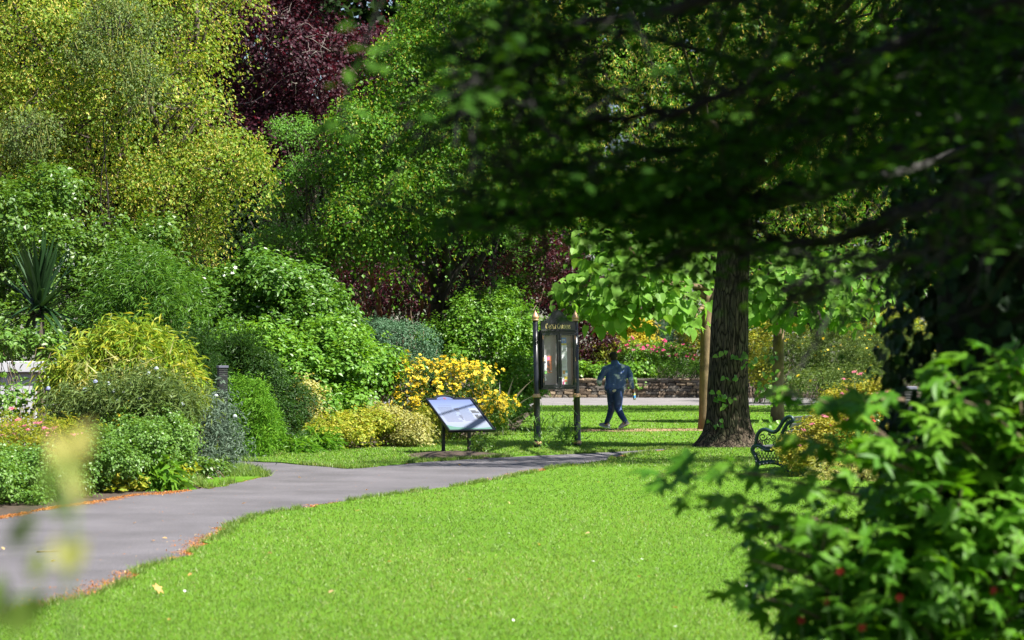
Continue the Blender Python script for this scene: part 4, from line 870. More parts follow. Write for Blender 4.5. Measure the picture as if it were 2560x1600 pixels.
# ---- the thick grey lime trunk with its crown high above
bt_d = 44.2; bt_b = P(1822, 892, bt_d) * (1, 1, 0)
bt = thing("lime_tree", "old lime tree with a thick ridged grey trunk and flared roots by the bench", "tree", bt_b)
def big_trunk():
    n, m = 96, 90; s = S(bt_d)
    hs = np.linspace(0, 1, m) ** 1.35 * 6.2; th = np.arange(n) / n * 2 * math.pi; r_ = rng_(270)
    base_r = np.interp(hs, [0, .12, .3, .6, 1.0, 1.5, 2.2, 3.5, 6.2], [.56, .47, .41, .375, .355, .345, .33, .305, .25])
    cx = np.interp(hs, [0, 1, 2.2, 3.5, 6.2], [0, -.02, .02, .09, .2])
    V = []
    lob = 1.0 + 0 * th
    for i, h in enumerate(hs):
        fl = math.exp(-h / .28)
        but = fl * (.34 * np.maximum(0, np.cos(th - 3.5)) ** 3 + .30 * np.maximum(0, np.cos(th - 5.9)) ** 4 + .22 * np.maximum(0, np.cos(th - 4.8)) ** 6 + .25 * np.maximum(0, np.cos(th - 1.5)) ** 3)
        p3 = np.stack((np.cos(th) * 3.0, np.sin(th) * 3.0, np.full(n, h * .9)), 1)
        tw_ = th + .05 * np.sin(h * 2.1) + .12 * vnoise(p3 * 1.2, 273)
        ridge = np.abs(np.sin(tw_ * 15 + 1.2 * np.sin(h * 1.7 + th * 3))) ** .7 * .016 + np.abs(np.sin(tw_ * 31 + 2 * np.sin(h * 3.1))) * .008
        bul = vnoise(p3, 271) * .022 + vnoise(p3 * 2.5, 272) * .010
        rr = base_r[i] + but * .75 + bul - .022 + ridge
        V.append(np.stack((cx[i] + rr * np.cos(th), rr * np.sin(th), np.full(n, h - .03)), 1))
    V = np.vstack(V) + bt_b
    i = np.arange(m - 1)[:, None]; j = np.arange(n)[None]
    q = np.stack((i * n + j, i * n + (j + 1) % n, (i + 1) * n + (j + 1) % n, (i + 1) * n + j), -1).reshape(-1, 4)
    mb = MB(); mb.add(V, Q=q)
    return mb
mb = big_trunk()
bl = [lobe(1760, 250, 43.3, 110, 110, .8), lobe(1900, 270, 43.4, 140, 120, .9), lobe(2080, 330, 43.6, 130, 110, .9), lobe(2250, 400, 43.6, 110, 100, .9), lobe(1900, 60, 43.6, 160, 130, 1.0), lobe(2090, 100, 43.6, 160, 120, 1.0), lobe(2040, -130, 43.6, 220, 120, 1.0)] + \
     [(4.0, 34.6, 8.2, 1.0, .6, .5), (5.4, 34.3, 8.0, 1.0, .6, .5), (6.8, 34.8, 8.2, 1.1, .7, .5), (8.2, 35.4, 8.4, 1.1, .7, .5), (5.0, 35.9, 8.6, 1.0, .6, .5), (6.6, 36.3, 8.8, 1.0, .6, .5), (9.4, 36.2, 8.6, 1.1, .7, .5), (7.3, 42.3, 7.2, 1.3, .9, .9), (6.0, 42.9, 6.2, 1.0, .7, .7), (8.6, 41.8, 8.4, 1.3, .9, .8), (5.4, 43.4, 5.4, .8, .5, .5)]  # added crown lobes, mostly out of frame, to shade the path and trunk
r = rng_(275); tp = bt_b + np.array((.2, 0, 6.0))
for L_ in bl:
    s0 = bt_b + np.array((.1, 0, r.uniform(4.2, 6.0))); p = limb(s0, L_[:3], r, 9, .1); mb.tube(p, np.linspace(.11, .03, 9), 8)
    for _ in range(5): mb.tube(limb(p[r.integers(3, 9)], np.array(L_[:3]) + unit(r.normal(size=(1, 3)))[0] * np.array(L_[3:]) * .85, r, 6, .12), np.linspace(.03, .008, 6), 5)
mb.build("trunk", M['old_bark'], bt, True)
bw = crown(bl, 26000, 276, size=.085, cr=.3, droop=.6, cut=.7)
foliage("crown", bw, L_RHOMB, M['lime_green'], bt)
obj("blossom", leaves_mesh("blossom", L_BRACT, *bracts(bw, 12000, 277, .08, .9), M['lime_bract']), bt, "stuff")
# another lime behind the catalpas closes the view on the upper right
rl = [lobe(1480, 120, 73, 160, 150, 2), lobe(1560, 320, 72, 170, 150, 2), lobe(1760, 420, 72, 170, 130, 2), lobe(1740, 150, 74, 180, 170, 2.2), lobe(1990, 400, 72, 190, 150, 2.2), lobe(2020, 130, 74, 200, 170, 2.4), lobe(2250, 330, 73, 190, 170, 2.2), lobe(2300, 90, 74, 200, 160, 2.4), lobe(2480, 300, 74, 180, 200, 2.2), lobe(1900, 560, 71, 150, 90, 1.6), lobe(2150, 560, 71, 160, 90, 1.6), lobe(2380, 580, 72, 160, 110, 1.8), lobe(1650, 560, 72, 130, 80, 1.5), lobe(2000, -160, 75, 500, 150, 3), lobe(1450, 480, 72.5, 120, 90, 1.5)]
rt_, rw = tree("lime_tree", "tall flowering lime tree beyond the catalpas behind the dark overhanging branches", rl, 36000, 280, L_RHOMB, 'lime_green', .10, P(2080, 892, 74) * (1, 1, 0), .3, 'bark_grey', cr=.36, droop=.6, twigs=50)
obj("blossom", leaves_mesh("blossom", L_BRACT, *bracts(rw, 20000, 281, .10, .88), M['lime_bract']), rt_, "stuff")
# leafy shoots sprouting from the trunk
HS = leaf_variants("shoot_leaf", L_HEART, M['bright_green']); mb = MB(); s = S(bt_d)
def shoots(spots, seed):
    r_ = rng_(seed)
    for px, py, n, spread in spots:
        c0 = P(px, py, bt_d - .42)
        for k in range(n):
            p = c0 + np.array((r_.normal() * spread, -abs(r_.normal()) * .06, r_.normal() * spread * .7))
            single_leaf("shoot_leaf", HS[r_.integers(0, 5)], bt, p, (r_.normal() * .5, -.8, r_.normal() * .4 + .5), (r_.normal() * .7, -.2, -.7), r_.uniform(.06, .11))
            if k % 3 == 0: mb = MB(); mb.tube(limb(c0 + (0, .12, -.08), p, r_, 5, .1), .004, 4); mb.build("shoot_stem", M['stem_green'], bt)
shoots([(1850, 888, 12, .10), (1880, 905, 8, .08), (1820, 1000, 12, .09), (1795, 985, 6, .07), (1905, 975, 14, .12), (1925, 960, 10, .10), (1930, 1010, 7, .10), (1835, 945, 5, .07), (1785, 1060, 6, .07), (1935, 1050, 6, .10), (1805, 880, 4, .06), (1925, 890, 5, .10), (1930, 940, 6, .12)], 279)
# ================================================================== built things
M['black_gloss'] = plain_mat("black_gloss", (.012, .013, .016), .28, var=.3, scale=30, spec=.5)
M['black_satin'] = plain_mat("black_satin", (.008, .0085, .0095), .55, var=.3, scale=25)
M['gold_paint'] = plain_mat("gold_paint", (.56, .33, .17), .38, metal=.25, var=.10, scale=15)
M['gold_letter'] = plain_mat("gold_letter", (.62, .50, .20), .45, var=.05)
M['grey_felt'] = plain_mat("grey_felt", (.26, .25, .255), .95, var=.10, scale=60)
M['steel'] = plain_mat("steel", (.55, .55, .56), .3, metal=.9)
def glass_mat(name, refl=.07):
    m, nt, b = new_mat(name); nt.nodes.remove(b)
    t = nt.nodes.new("ShaderNodeBsdfTransparent"); t.inputs[0].default_value = (.93, .95, .95, 1); g = nt.nodes.new("ShaderNodeBsdfGlossy"); g.inputs["Roughness"].default_value = .04
    x = nt.nodes.new("ShaderNodeMixShader"); x.inputs[0].default_value = refl
    nt.links.new(t.outputs[0], x.inputs[1]); nt.links.new(g.outputs[0], x.inputs[2]); nt.links.new(x.outputs[0], nt.nodes["Material Output"].inputs[0]); return m
M['glass'] = glass_mat("glass")
def flat_mat(name, col, rough=.6): return plain_mat(name, col, rough, var=.03)
for nm, c in dict(paper=(.82, .82, .82), ink=(.08, .08, .10), p_blue=(.05, .22, .60), p_yellow=(.78, .62, .05), p_teal=(.12, .45, .52), p_green=(.20, .50, .12), p_orange=(.62, .16, .06), p_dark=(.05, .02, .03), p_pink=(.70, .12, .30), p_flame=(.78, .36, .08), p_navy=(.08, .05, .22), p_grey=(.36, .36, .40)).items(): M[nm] = flat_mat(nm, c)

# ---- notice board
AE = math.radians(33); E_ = np.array((math.cos(AE), math.sin(AE), 0)); N_ = np.array((math.sin(AE), -math.cos(AE), 0)); UP_ = unit(np.array([[-.0175, 0, 1.0]]))[0]
nb0 = G(1343.8, 1120) + E_ * .44; nb0[2] = TZ
NBR = np.array((E_, N_, UP_))
def NB(u, w, z): return nb0 + E_ * u + N_ * w + UP_ * z
nb = thing("notice_board", "black park notice board on two posts with gold finials, lettered Castle Gardens", "notice board", nb0)
for sg in (-1, 1):
    mb = MB(); mb.lathe(NB(sg * .44, 0, 0), [(0, 0), (.066, 0), (.066, .045), (.062, .05), (.060, .90), (.062, .905)], 20, axis=NBR); mb.lathe(NB(sg * .44, 0, 0), [(.048, .96), (.0475, 2.29), (0, 2.29)], 20, axis=NBR)
    po = mb.build("post", M['black_gloss'], nb, True)
    mb = MB(); mb.lathe(NB(sg * .44, 0, 0), [(.063, .05), (.078, .055), (.078, .066), (.070, .070), (.076, .076), (.076, .092), (.068, .098), (.061, .104)], 20, axis=NBR); mb.build("base_ring", M['gold_paint'], po, True)
    mb = MB(); mb.lathe(NB(sg * .44, 0, 0), [(.060, .895), (.072, .90), (.075, .915), (.068, .925), (.072, .935), (.068, .955), (.050, .965)], 20, axis=NBR); mb.build("collar", M['gold_paint'], po, True)
    mb = MB(); mb.lathe(NB(sg * .44, 0, 0), [(.040, 2.285), (.060, 2.29), (.062, 2.31), (.048, 2.322), (.060, 2.335), (.066, 2.35), (.058, 2.375), (.038, 2.41), (.020, 2.445), (.008, 2.48), (0, 2.495)], 20, axis=NBR); mb.build("finial", M['gold_paint'], po, True)
U = lambda x: -.375 + (x - 97) / 593 * .75
Z = lambda y: (1120 - (770 + y / 6.875)) / 138.2
mb = MB(); mb.box(NB(0, -.045, (Z(415) + Z(1415)) / 2), (.378, .012, (Z(415) - Z(1415)) / 2), NBR)         # back
for sg in (-1, 1): mb.box(NB(sg * .366, .02, (Z(415) + Z(1415)) / 2), (.012, .055, (Z(415) - Z(1415)) / 2), NBR, bev=.004)
mb.box(NB(0, .02, Z(1415) + .012), (.352, .055, .012), NBR); mb.box(NB(0, .02, Z(430)), (.352, .055, .012), NBR)
for sg in (-1, 1):
    for z in (1.25, 1.95): mb.box(NB(sg * .408, -.01, z), (.034, .02, .03), NBR)
cs_ = mb.build("case", M['black_gloss'], nb)
mb = MB(); mb.box(NB(0, -.028, (Z(440) + Z(1390)) / 2), (.350, .004, (Z(440) - Z(1390)) / 2), NBR); mb.build("backing_board", M['grey_felt'], cs_)
for x0, x1, hx in ((108, 400, 118), (408, 684, 676)):
    u0, u1, z0, z1 = U(x0), U(x1), Z(1385), Z(448); fw = .026; w = .082; mb = MB()
    for a, b in (((u0 + u1) / 2, z0 + fw), ((u0 + u1) / 2, z1 - fw * .7)): mb.box(NB(a, w, b), ((u1 - u0) / 2 - 2.02 * fw if False else (u1 - u0) / 2, .014, fw if b < 1.5 else fw * .7), NBR, bev=.003)
    for a in (u0 + fw * .8, u1 - fw * .8): mb.box(NB(a, w + .0025, (z0 + z1) / 2), (fw * .8, .014, (z1 - z0) / 2 - .002), NBR, bev=.003)
    dr = mb.build("door", M['black_gloss'], nb)
    mb = MB(); mb.add([NB(a, w - .002, b) for a, b in ((u0 + fw, z0 + fw), (u1 - fw, z0 + fw), (u1 - fw, z1 - fw), (u0 + fw, z1 - fw))], Q=[(0, 1, 2, 3)]); mb.build("pane", M['glass'], dr)
    ux = u1 - .012 if x0 < 200 else u0 + .012
    for z in (Z(577), Z(1212)): mb = MB(); mb.lathe(NB(ux, w + .018, z), [(0, .0), (.009, .0), (.009, .012), (0, .014)], 10, axis=np.array((E_, UP_, N_))); mb.build("lock", M['steel'], dr)
    for y in (520, 895, 1260): mb = MB(); mb.box(NB(U(hx), w + .018, Z(y)), (.004, .005, .035), NBR); mb.build("hinge", M['gold_paint'], dr)
ys = [(97, 242), (165, 242), (205, 222), (250, 172), (300, 100), (340, 58), (385, 45), (425, 56), (460, 90), (520, 172), (560, 226), (595, 248), (690, 250)]
top = [(U(x), Z(y)) for x, y in ys]; t_ = np.linspace(0, len(top) - 1, 60); T2 = np.array(top); crv = np.stack((np.interp(t_, range(len(top)), T2[:, 0]), np.interp(t_, range(len(top)), T2[:, 1])), 1)
for _ in range(2): crv[1:-1] = (crv[:-2] + 2 * crv[1:-1] + crv[2:]) / 4
out = [(U(97), Z(388)), (U(690), Z(388))] + [tuple(p) for p in crv[::-1]]
mb = MB(); mb.prism(out, nb0 + N_ * .066, E_, UP_, N_, .022, ctr=(0, Z(385))); tb = mb.build("title_board", M['black_gloss'], nb)
mb = MB(); mb.tube([NB(u, .088, z) for u, z in crv], .008, 6); mb.build("rim_moulding", M['black_gloss'], tb, True)
mb = MB(); mb.box(NB(0, .075, Z(398)), (.382, .028, .008), NBR, bev=.004); mb.box(NB(0, .07, Z(411)), (.386, .034, .006), NBR, bev=.003); mb.build("ledge_moulding", M['black_satin'], tb)
def arc(cx, cy, rx, ry, a0, a1, n=14): return [(cx + rx * math.cos(math.radians(a)), cy + ry * math.sin(math.radians(a))) for a in np.linspace(a0, a1, n)]
K, k_ = .15, .06
GL = {'C': (.72, [(arc(.40, .5, .33, .46, 48, 312, 18), [.05] + [.07] * 4 + [.16] * 8 + [.07] * 4 + [.05]), ([(.64, .70), (.64, .98)], .05), ([(.64, .02), (.64, .24)], .04)]),
      'G': (.80, [(arc(.42, .5, .34, .46, 48, 318, 18), [.05] + [.07] * 4 + [.16] * 8 + [.07] * 4 + [.06]), ([(.68, .02), (.68, .42)], K), ([(.54, .43), (.80, .43)], .05), ([(.66, .72), (.66, .98)], .05)]),
      'A': (.80, [([(.10, .03), (.40, .98)], k_), ([(.38, .98), (.68, .03)], .16), ([(.20, .34), (.58, .34)], .06), ([(0, .025), (.22, .025)], .05), ([(.54, .025), (.82, .025)], .05)]),
      'S': (.55, [(arc(.27, .74, .20, .22, 40, 265, 12) + arc(.27, .26, .22, .24, 85, -140, 12), .11), ([(.46, .74), (.46, .96)], .045), ([(.06, .04), (.06, .28)], .045)]),
      'T': (.68, [([(.34, .03), (.34, .97)], K), ([(.02, .955), (.66, .955)], .06), ([(.035, .78), (.035, .97)], .05), ([(.645, .78), (.645, .97)], .05), ([(.20, .025), (.48, .025)], .05)]),
      'L': (.60, [([(.16, .03), (.16, .97)], K), ([(.02, .03), (.56, .03)], .06), ([(.55, .02), (.55, .24)], .05), ([(.02, .975), (.32, .975)], .05)]),
      'E': (.60, [([(.16, .03), (.16, .97)], K), ([(.02, .03), (.55, .03)], .06), ([(.02, .97), (.52, .97)], .06), ([(.16, .5), (.40, .5)], .06), ([(.54, .02), (.54, .24)], .05), ([(.51, .77), (.51, .98)], .05), ([(.40, .40), (.40, .60)], .045)]),
      'R': (.74, [([(.16, .03), (.16, .97)], K), ([(.16, .96)] + arc(.30, .74, .24, .22, 90, -90, 10) + [(.16, .52)], [.06] + [.07, .08, .1, .13, .15, .15, .13, .1, .08, .07] + [.06]), ([(.34, .52), (.64, .03)], .15), ([(.02, .025), (.32, .025)], .05), ([(.02, .975), (.2, .975)], .05), ([(.56, .025), (.76, .025)], .05)]),
      'D': (.76, [([(.16, .03), (.16, .97)], K), ([(.10, .96)] + arc(.30, .5, .36, .46, 90, -90, 14) + [(.10, .04)], [.06] + [.06, .07, .09, .12, .15, .16, .16, .16, .16, .15, .12, .09, .07, .06] + [.06]), ([(.02, .975), (.2, .975)], .05), ([(.02, .025), (.2, .025)], .05)]),
      'N': (.78, [([(.14, .03), (.14, .97)], .06), ([(.12, .97), (.64, .05)], .15), ([(.64, .05), (.64, .97)], .06), ([(.02, .975), (.22, .975)], .05), ([(.52, .975), (.76, .975)], .05), ([(.02, .025), (.26, .025)], .05)])}
def stroke(mb, pts, w, o, ex, ey, ez, sx, sy, dep):
    p = np.array(pts, float) * (sx, sy); m = len(p); w = np.full(m, w, float) if np.isscalar(w) else np.interp(np.linspace(0, 1, m), np.linspace(0, 1, len(w)), w)
    tg = unit(np.gradient(p, axis=0)); nr = np.stack((-tg[:, 1], tg[:, 0]), 1) * (w * sy / 2)[:, None]
    A = np.vstack((p + nr, p - nr)); V = o + A[:, :1] * ex + A[:, 1:] * ey + ez * dep
    mb.add(V, Q=[(i, i + 1, m + i + 1, m + i) for i in range(m - 1)])
def lettering(txt, u0, u1, zb, hb, hs, mb, w):
    adv = 0; items = []
    for i, ch in enumerate(txt):
        if ch == ' ': adv += .35 * hs; continue
        big = i == 0 or txt[i - 1] == ' '; h = hb if big else hs; items.append((ch, adv, h)); adv += (GL[ch][0] + .08) * h
    k = (u1 - u0) / adv
    for ch, x, h in items:
        for j, (pts, wd) in enumerate(GL[ch][1]): stroke(mb, pts, wd, NB(u0 + x * k, w + j * .00015, zb), E_, UP_, N_, h * k, h, 0)
mb = MB(); lettering("CASTLE GARDENS", U(176), U(608), Z(368), .092, .072, mb, .0895); mb.build("lettering", M['gold_letter'], tb)

# ---- things pinned up in the case
def poster(label, x0, x1, y0, y1, prints, tilt=0.0, wv=.0, base='paper', lay=0):
    u, z = (U(x0) + U(x1)) / 2, (Z(y0) + Z(y1)) / 2; hu, hz = (U(x1) - U(x0)) / 2, (Z(y0) - Z(y1)) / 2; c, s_ = math.cos(tilt), math.sin(tilt)
    eu, ez = E_ * c + UP_ * s_, UP_ * c - E_ * s_; w0 = -.0222 + lay * .003
    o0 = NB(u, w0, z); t = thing("poster", label, "poster", o0); mb = MB()
    n = 8; q = []; V = []
    for i in range(n + 1):
        zz = -hz + 2 * hz * i / n; b = .006 + .006 * math.sin(i * 1.9 + x0) * wv
        for uu in (-hu, hu): V.append(o0 + eu * uu + ez * zz + N_ * b); V.append(o0 + eu * uu + ez * zz + N_ * (b - .0012))
    for i in range(n): a = i * 4; q += [(a, a + 2, a + 6, a + 4), (a + 1, a + 5, a + 7, a + 3), (a, a + 4, a + 5, a + 1), (a + 2, a + 3, a + 7, a + 6)]
    mb.add(V, Q=q); mb.build("sheet", M[base], t)
    for k, (a0, a1, b0, b1, m_) in enumerate(prints):
        mb = MB(); ii = [-hz + 2 * hz * v for v in np.linspace(1 - b1, 1 - b0, 3)]; V = []; q = []
        for zz in ii:
            i = (zz + hz) / (2 * hz) * n; b = .006 + .006 * math.sin(i * 1.9 + x0) * wv + .0007 + k * .00012
            for uu in (a0, a1): V.append(o0 + eu * (-hu + 2 * hu * uu) + ez * zz + N_ * b)
        q = [(0, 1, 3, 2), (2, 3, 5, 4)]; mb.add(V, Q=q); mb.build("print", M[m_], t)
lines = lambda x0, x1, y0, y1, n, m_='p_grey', seed=0: [(x0, x1 - rng_(seed + k).random() * .25 * (x1 - x0), y0 + (y1 - y0) * k / n, y0 + (y1 - y0) * (k + .38) / n, m_) for k in range(n)]
poster("white poster with a green grass border in the left door of the notice board", 135, 240, 828, 1148, [(.08, .8, .20, .235, 'p_green'), (.10, .34, .33, .45, 'ink'), (.38, .58, .34, .45, 'ink'), (.62, .86, .31, .44, 'ink')] + lines(.15, .8, .5, .74, 5) + [(0, .2, .86, 1, 'p_green'), (.2, .45, .90, 1, 'p_green'), (.45, .7, .87, 1, 'p_green'), (.7, 1, .84, 1, 'p_green')])
poster("orange and black event poster in the left door of the notice board", 241, 330, 836, 1132, [(0, .12, .0, 1, 'p_dark'), (.08, .55, .06, .24, 'p_pink'), (.1, .5, .28, .8, 'p_dark'), (.55, .95, .34, .36, 'p_dark'), (.2, .6, .8, .95, 'p_dark'), (.7, .95, .88, .93, 'paper')], base='p_orange', wv=.3)
poster("small tilted white card in the left door of the notice board", 180, 226, 1202, 1270, [], tilt=.35)
poster("white leaflet with a teal foot at the top of the right door", 412, 490, 470, 755, [(.1, .8, .02, .03, 'p_grey'), (.2, .75, .10, .36, 'p_grey'), (.05, .95, .60, .64, 'ink'), (0, 1, .86, .96, 'p_teal')])
poster("blue and yellow poster in the right door of the notice board", 490, 585, 520, 650, [(.22, .78, .26, .36, 'paper'), (.46, .54, .36, .70, 'ink'), (0, 1, .76, 1, 'p_yellow'), (.3, .7, .84, .90, 'ink')], base='p_blue')
poster("long white curling notice covered in small print below the blue poster", 492, 592, 652, 1080, [(.2, .3, .22, .28, 'ink')] + lines(.3, .9, .16, .3, 3, seed=3) + [(.42, .58, .45, .50, 'ink')] + lines(.15, .92, .54, .95, 14, seed=9), wv=1.0)
poster("orange flame coloured poster with yellow panel at the foot of the right door", 500, 597, 1082, 1332, [(.1, .6, .03, .45, 'p_flame'), (.62, 1, .03, .2, 'p_teal'), (.4, 1, .45, .66, 'p_yellow'), (.1, .4, .66, 1, 'p_pink'), (.4, .95, .7, .82, 'p_orange'), (.55, .95, .84, .96, 'p_green')], wv=.4)

# ---- lectern sign
AL = math.radians(29); el_ = np.array((math.cos(AL), math.sin(AL), 0)); nl_ = np.array((math.sin(AL), -math.cos(AL), 0)); tilt = math.radians(31)
sl_ = -nl_ * math.cos(tilt) + np.array((0, 0, math.sin(tilt))); pn_ = np.cross(el_, sl_)
lc0 = G(1140, 1134.5); ls = thing("lectern_sign", "low black framed lectern sign with a tilted pale blue information panel", "sign", lc0)
A0 = P(1124.5, 1077, 40.55)                                  # lower left corner of the panel
LS = lambda u, v, w=0: A0 + el_ * u + sl_ * v + pn_ * w
PW, PH = .84, .985; LR = np.array((el_, sl_, pn_))
mb = MB(); mb.box(LS(PW / 2, PH / 2, -.012), (PW / 2, PH / 2, .010), LR)
ccx = PW * .42; cr_ = .125
mb.prism([(ccx - .17, PH - .005)] + [(ccx + .17 * math.sin(a) * (1 if abs(a) < 1.3 else 1), PH - .005 + .105 * math.cos(a)) for a in np.linspace(-1.35, 1.35, 20)] + [(ccx + .17, PH - .005)], A0 - pn_ * .022, el_, sl_, pn_, .020)
mb.build("tray", M['black_satin'], ls)
mb = MB(); fr = .018
mb.box(LS(PW / 2, -.010, 0), (PW / 2 + .03, .014, .026), LR, bev=.006)
for u in (-.010, PW + .010): mb.box(LS(u, PH / 2, 0), (.014, PH / 2 + .022, .0255), LR, bev=.006)
for u0, u1 in ((0, ccx - .17), (ccx + .17, PW)): mb.box(LS((u0 + u1) / 2, PH + .010, 0), ((u1 - u0) / 2 + .003, .013, .025), LR, bev=.006)
mb.tube([LS(ccx + .178 * math.sin(a), PH + .004 + .112 * math.cos(a), .004) for a in np.linspace(-1.5, 1.5, 22)], .020, 8)
mb.build("frame", M['black_gloss'], ls)
def panel_mat():
    m, nt, b = new_mat("sign_print"); tc = nt.nodes.new("ShaderNodeAttribute"); tc.attribute_name = "rnd"
    nt.links.new(ramp(nt, tc.outputs["Fac"], [(0, (.115, .155, .20)), (.25, (.155, .175, .245)), (.6, (.115, .15, .24)), (.85, (.07, .10, .21)), (1, (.05, .07, .17))]), b.inputs["Base Color"]); b.inputs["Roughness"].default_value = .6; return m
mb = MB(); V = []; A_ = []
for i in range(13):
    for u in (.006, PW - .006): V.append(LS(u, .006 + (PH - .012) * i / 12, .0012)); A_.append(i / 12 * .92)
mb.add(V, Q=[(2 * i, 2 * i + 1, 2 * i + 3, 2 * i + 2) for i in range(12)], a=np.array(A_))
dom = [LS(ccx + .165 * math.sin(a), PH - .004 + .098 * math.cos(a), .0012) for a in np.linspace(-1.5, 1.5, 16)]; mb.add([LS(ccx, PH - .01, .0012)] + dom, T=[(0, i + 1, i) for i in range(1, 16)], a=.97)
pnl = mb.build("information_panel", panel_mat(), ls)
M['s_grey'] = flat_mat("s_grey", (.07, .08, .12)); M['s_photo'] = flat_mat("s_photo", (.04, .045, .055)); M['s_green'] = flat_mat("s_green", (.05, .13, .10)); M['s_teal'] = flat_mat("s_teal", (.34, .55, .66)); M['s_red'] = flat_mat("s_red", (.17, .05, .07)); M['s_pale'] = flat_mat("s_pale", (.18, .20, .25)); M['s_ink'] = flat_mat("s_ink", (.30, .33, .48))
def pr(name, m_, rects, w=.0024, kind=None):
    mb = MB()
    for (u0, u1, v0, v1) in rects:
        if kind is None: mb = MB()
        mb.add([LS(PW * u0, PH * v0, w), LS(PW * u1, PH * v0, w), LS(PW * u1, PH * v1, w), LS(PW * u0, PH * v1, w)], Q=[(0, 1, 2, 3)])
        if kind is None: mb.build(name, M[m_], pnl)
    if kind: mb.build(name, M[m_], pnl, kind=kind)
mb = MB(); n = 14; V = []
for i in range(n + 1):
    u = .008 + (PW - .016) * i / n; V += [LS(u, .008, .0022), LS(u, PH * (.085 + .02 * math.sin(i * .5) + (.11 * (1 - i / 4) ** 2 if i < 4 else 0)), .0022)]
mb.add(V, Q=[(2 * i, 2 * i + 2, 2 * i + 3, 2 * i + 1) for i in range(n)]); mb.build("green_band", M['s_green'], pnl)
pr("text_lines", 's_grey', [(.10, .10 + .28 + .08 * rng_(k).random(), .74 - k * .033, .752 - k * .033) for k in range(15)] + [(.52, .52 + .22 + .06 * rng_(k + 50).random(), .70 - k * .033, .711 - k * .033) for k in range(13)] + [(.16, .44, .79, .80)], kind="stuff")
pr("photo_print", 's_photo', [(.80, .97, .545, .60), (.80, .92, .60, .64), (.82, .96, .36, .44), (.82, .90, .44, .50), (.91, .97, .44, .47)]); pr("photo_mount", 's_pale', [(.785, .985, .53, .71), (.785, .985, .345, .515)], .0018)
pr("drawing_print", 's_grey', [(.46, .56, .66, .72), (.47, .55, .60, .66), (.46, .52, .40, .50), (.475, .505, .34, .40)], .0027)
mb = MB(); mb.lathe(LS(ccx, PH + .035, .0030), [(.016, 0), (.030, 0)], 16, axis=LR); mb.lathe(LS(ccx, PH + .035, .0030), [(0, 0.0002), (.010, 0.0002)], 12, axis=LR); mb.build("emblem", M['s_red'], pnl)
for px, py, v in ((1108.5, 1135.5, .50), (1172.5, 1133.0, .34)):
    g = G(px, py); g[2] = 0
    # height where the post meets the panel's underside
    k = np.dot(A0 - g, pn_) / pn_[2]; mb = MB(); mb.box((g[0], g[1], (k - .02) / 2), (.026, .026, (k - .02) / 2 + .01), np.array((el_, nl_, (0, 0, 1.0))), bev=.004); mb.build("post", M['black_satin'], ls)
shrub("rose_sapling", "small leafy rose sapling growing at the foot of the lectern sign", "plant", [lobe(1200, 1112, 40.6, 26, 22, .14), lobe(1190, 1130, 40.5, 16, 8, .10)], 260, 300, L_OVATE, M['laurel'], .05, cr=.08, nst=12, sr=.004, shell=.5)
shrub("tall_grass_tuft", "uncut pale grass tuft at the foot of the left notice board post", "grass", [lobe(1352, 1105, 43.6, 28, 22, .22), lobe(1410, 1100, 44.2, 30, 14, .2)], 420, 302, L_NEEDLE, M['herb'], .20, spray=0, shoots=0, cr=.12, sub=0, flat=.9, jit=.9, up=.15, droop=-1.2, nst=0)

# ---- bollard lights
def bollard(label, px, py_top, d, w, h=None):
    p = P(px, py_top, d); b = (p[0], p[1], 0); t = thing("bollard_light", label, "bollard", b); H = p[2]; mb = MB(); R_ = np.array([[math.cos(.35), math.sin(.35), 0], [-math.sin(.35), math.cos(.35), 0], [0, 0, 1]])
    mb.box((b[0], b[1], (H - .16) / 2), (w, w, (H - .16) / 2), R_, bev=.008); mb.build("shaft", M['black_satin'], t)
    mb = MB()
    for k in range(3): mb.box((b[0], b[1], H - .14 + k * .035), (w * .985, w * .985, .012), R_, bev=.003)
    mb.box((b[0], b[1], H - .09), (w * .9, w * .9, .075), R_); mb.build("louvre", M['black_satin'], t)
    mb = MB(); mb.box((b[0], b[1], H - .02), (w * 1.12, w * 1.12, .020), R_, bev=.006); mb.build("cap", M['lead'], t)
M['lead'] = plain_mat("lead", (.10, .10, .14), .4, var=.15)
bollard("square black bollard light beside the dwarf conifer", 556, 914, 39.5, .075)
bollard("square bollard light with a pale grey cap beside the ivy clad trunk", 2262, 966, 30, .10)
# ---- low white wall in the left bed
M['white_paint'] = plain_mat("white_paint", (.42, .42, .45), .55, var=.06, scale=5)
ww_ = P(20, 892, 37) * (1, 1, 0); wt = thing("white_wall", "low white painted wall with a deep overhanging cap half hidden by leaves", "wall", ww_)
za = P(0, 904, 37)[2]; mb = MB(); dx = unit(np.array([[1, .22, 0]]))[0]; WR = np.array((dx, np.cross((0, 0, 1.), dx), (0, 0, 1.)))
mb.box(ww_ + dx * -.55 + (0, 0, za - .08), (1.35, .24, .085), WR, bev=.012); mb.build("cap", M['white_paint'], wt)
mb = MB(); mb.box(ww_ + dx * -.62 + (0, .02, (za - .165) / 2), (1.05, .16, (za - .165) / 2), WR, bev=.008); mb.build("body", M['white_paint'], wt)

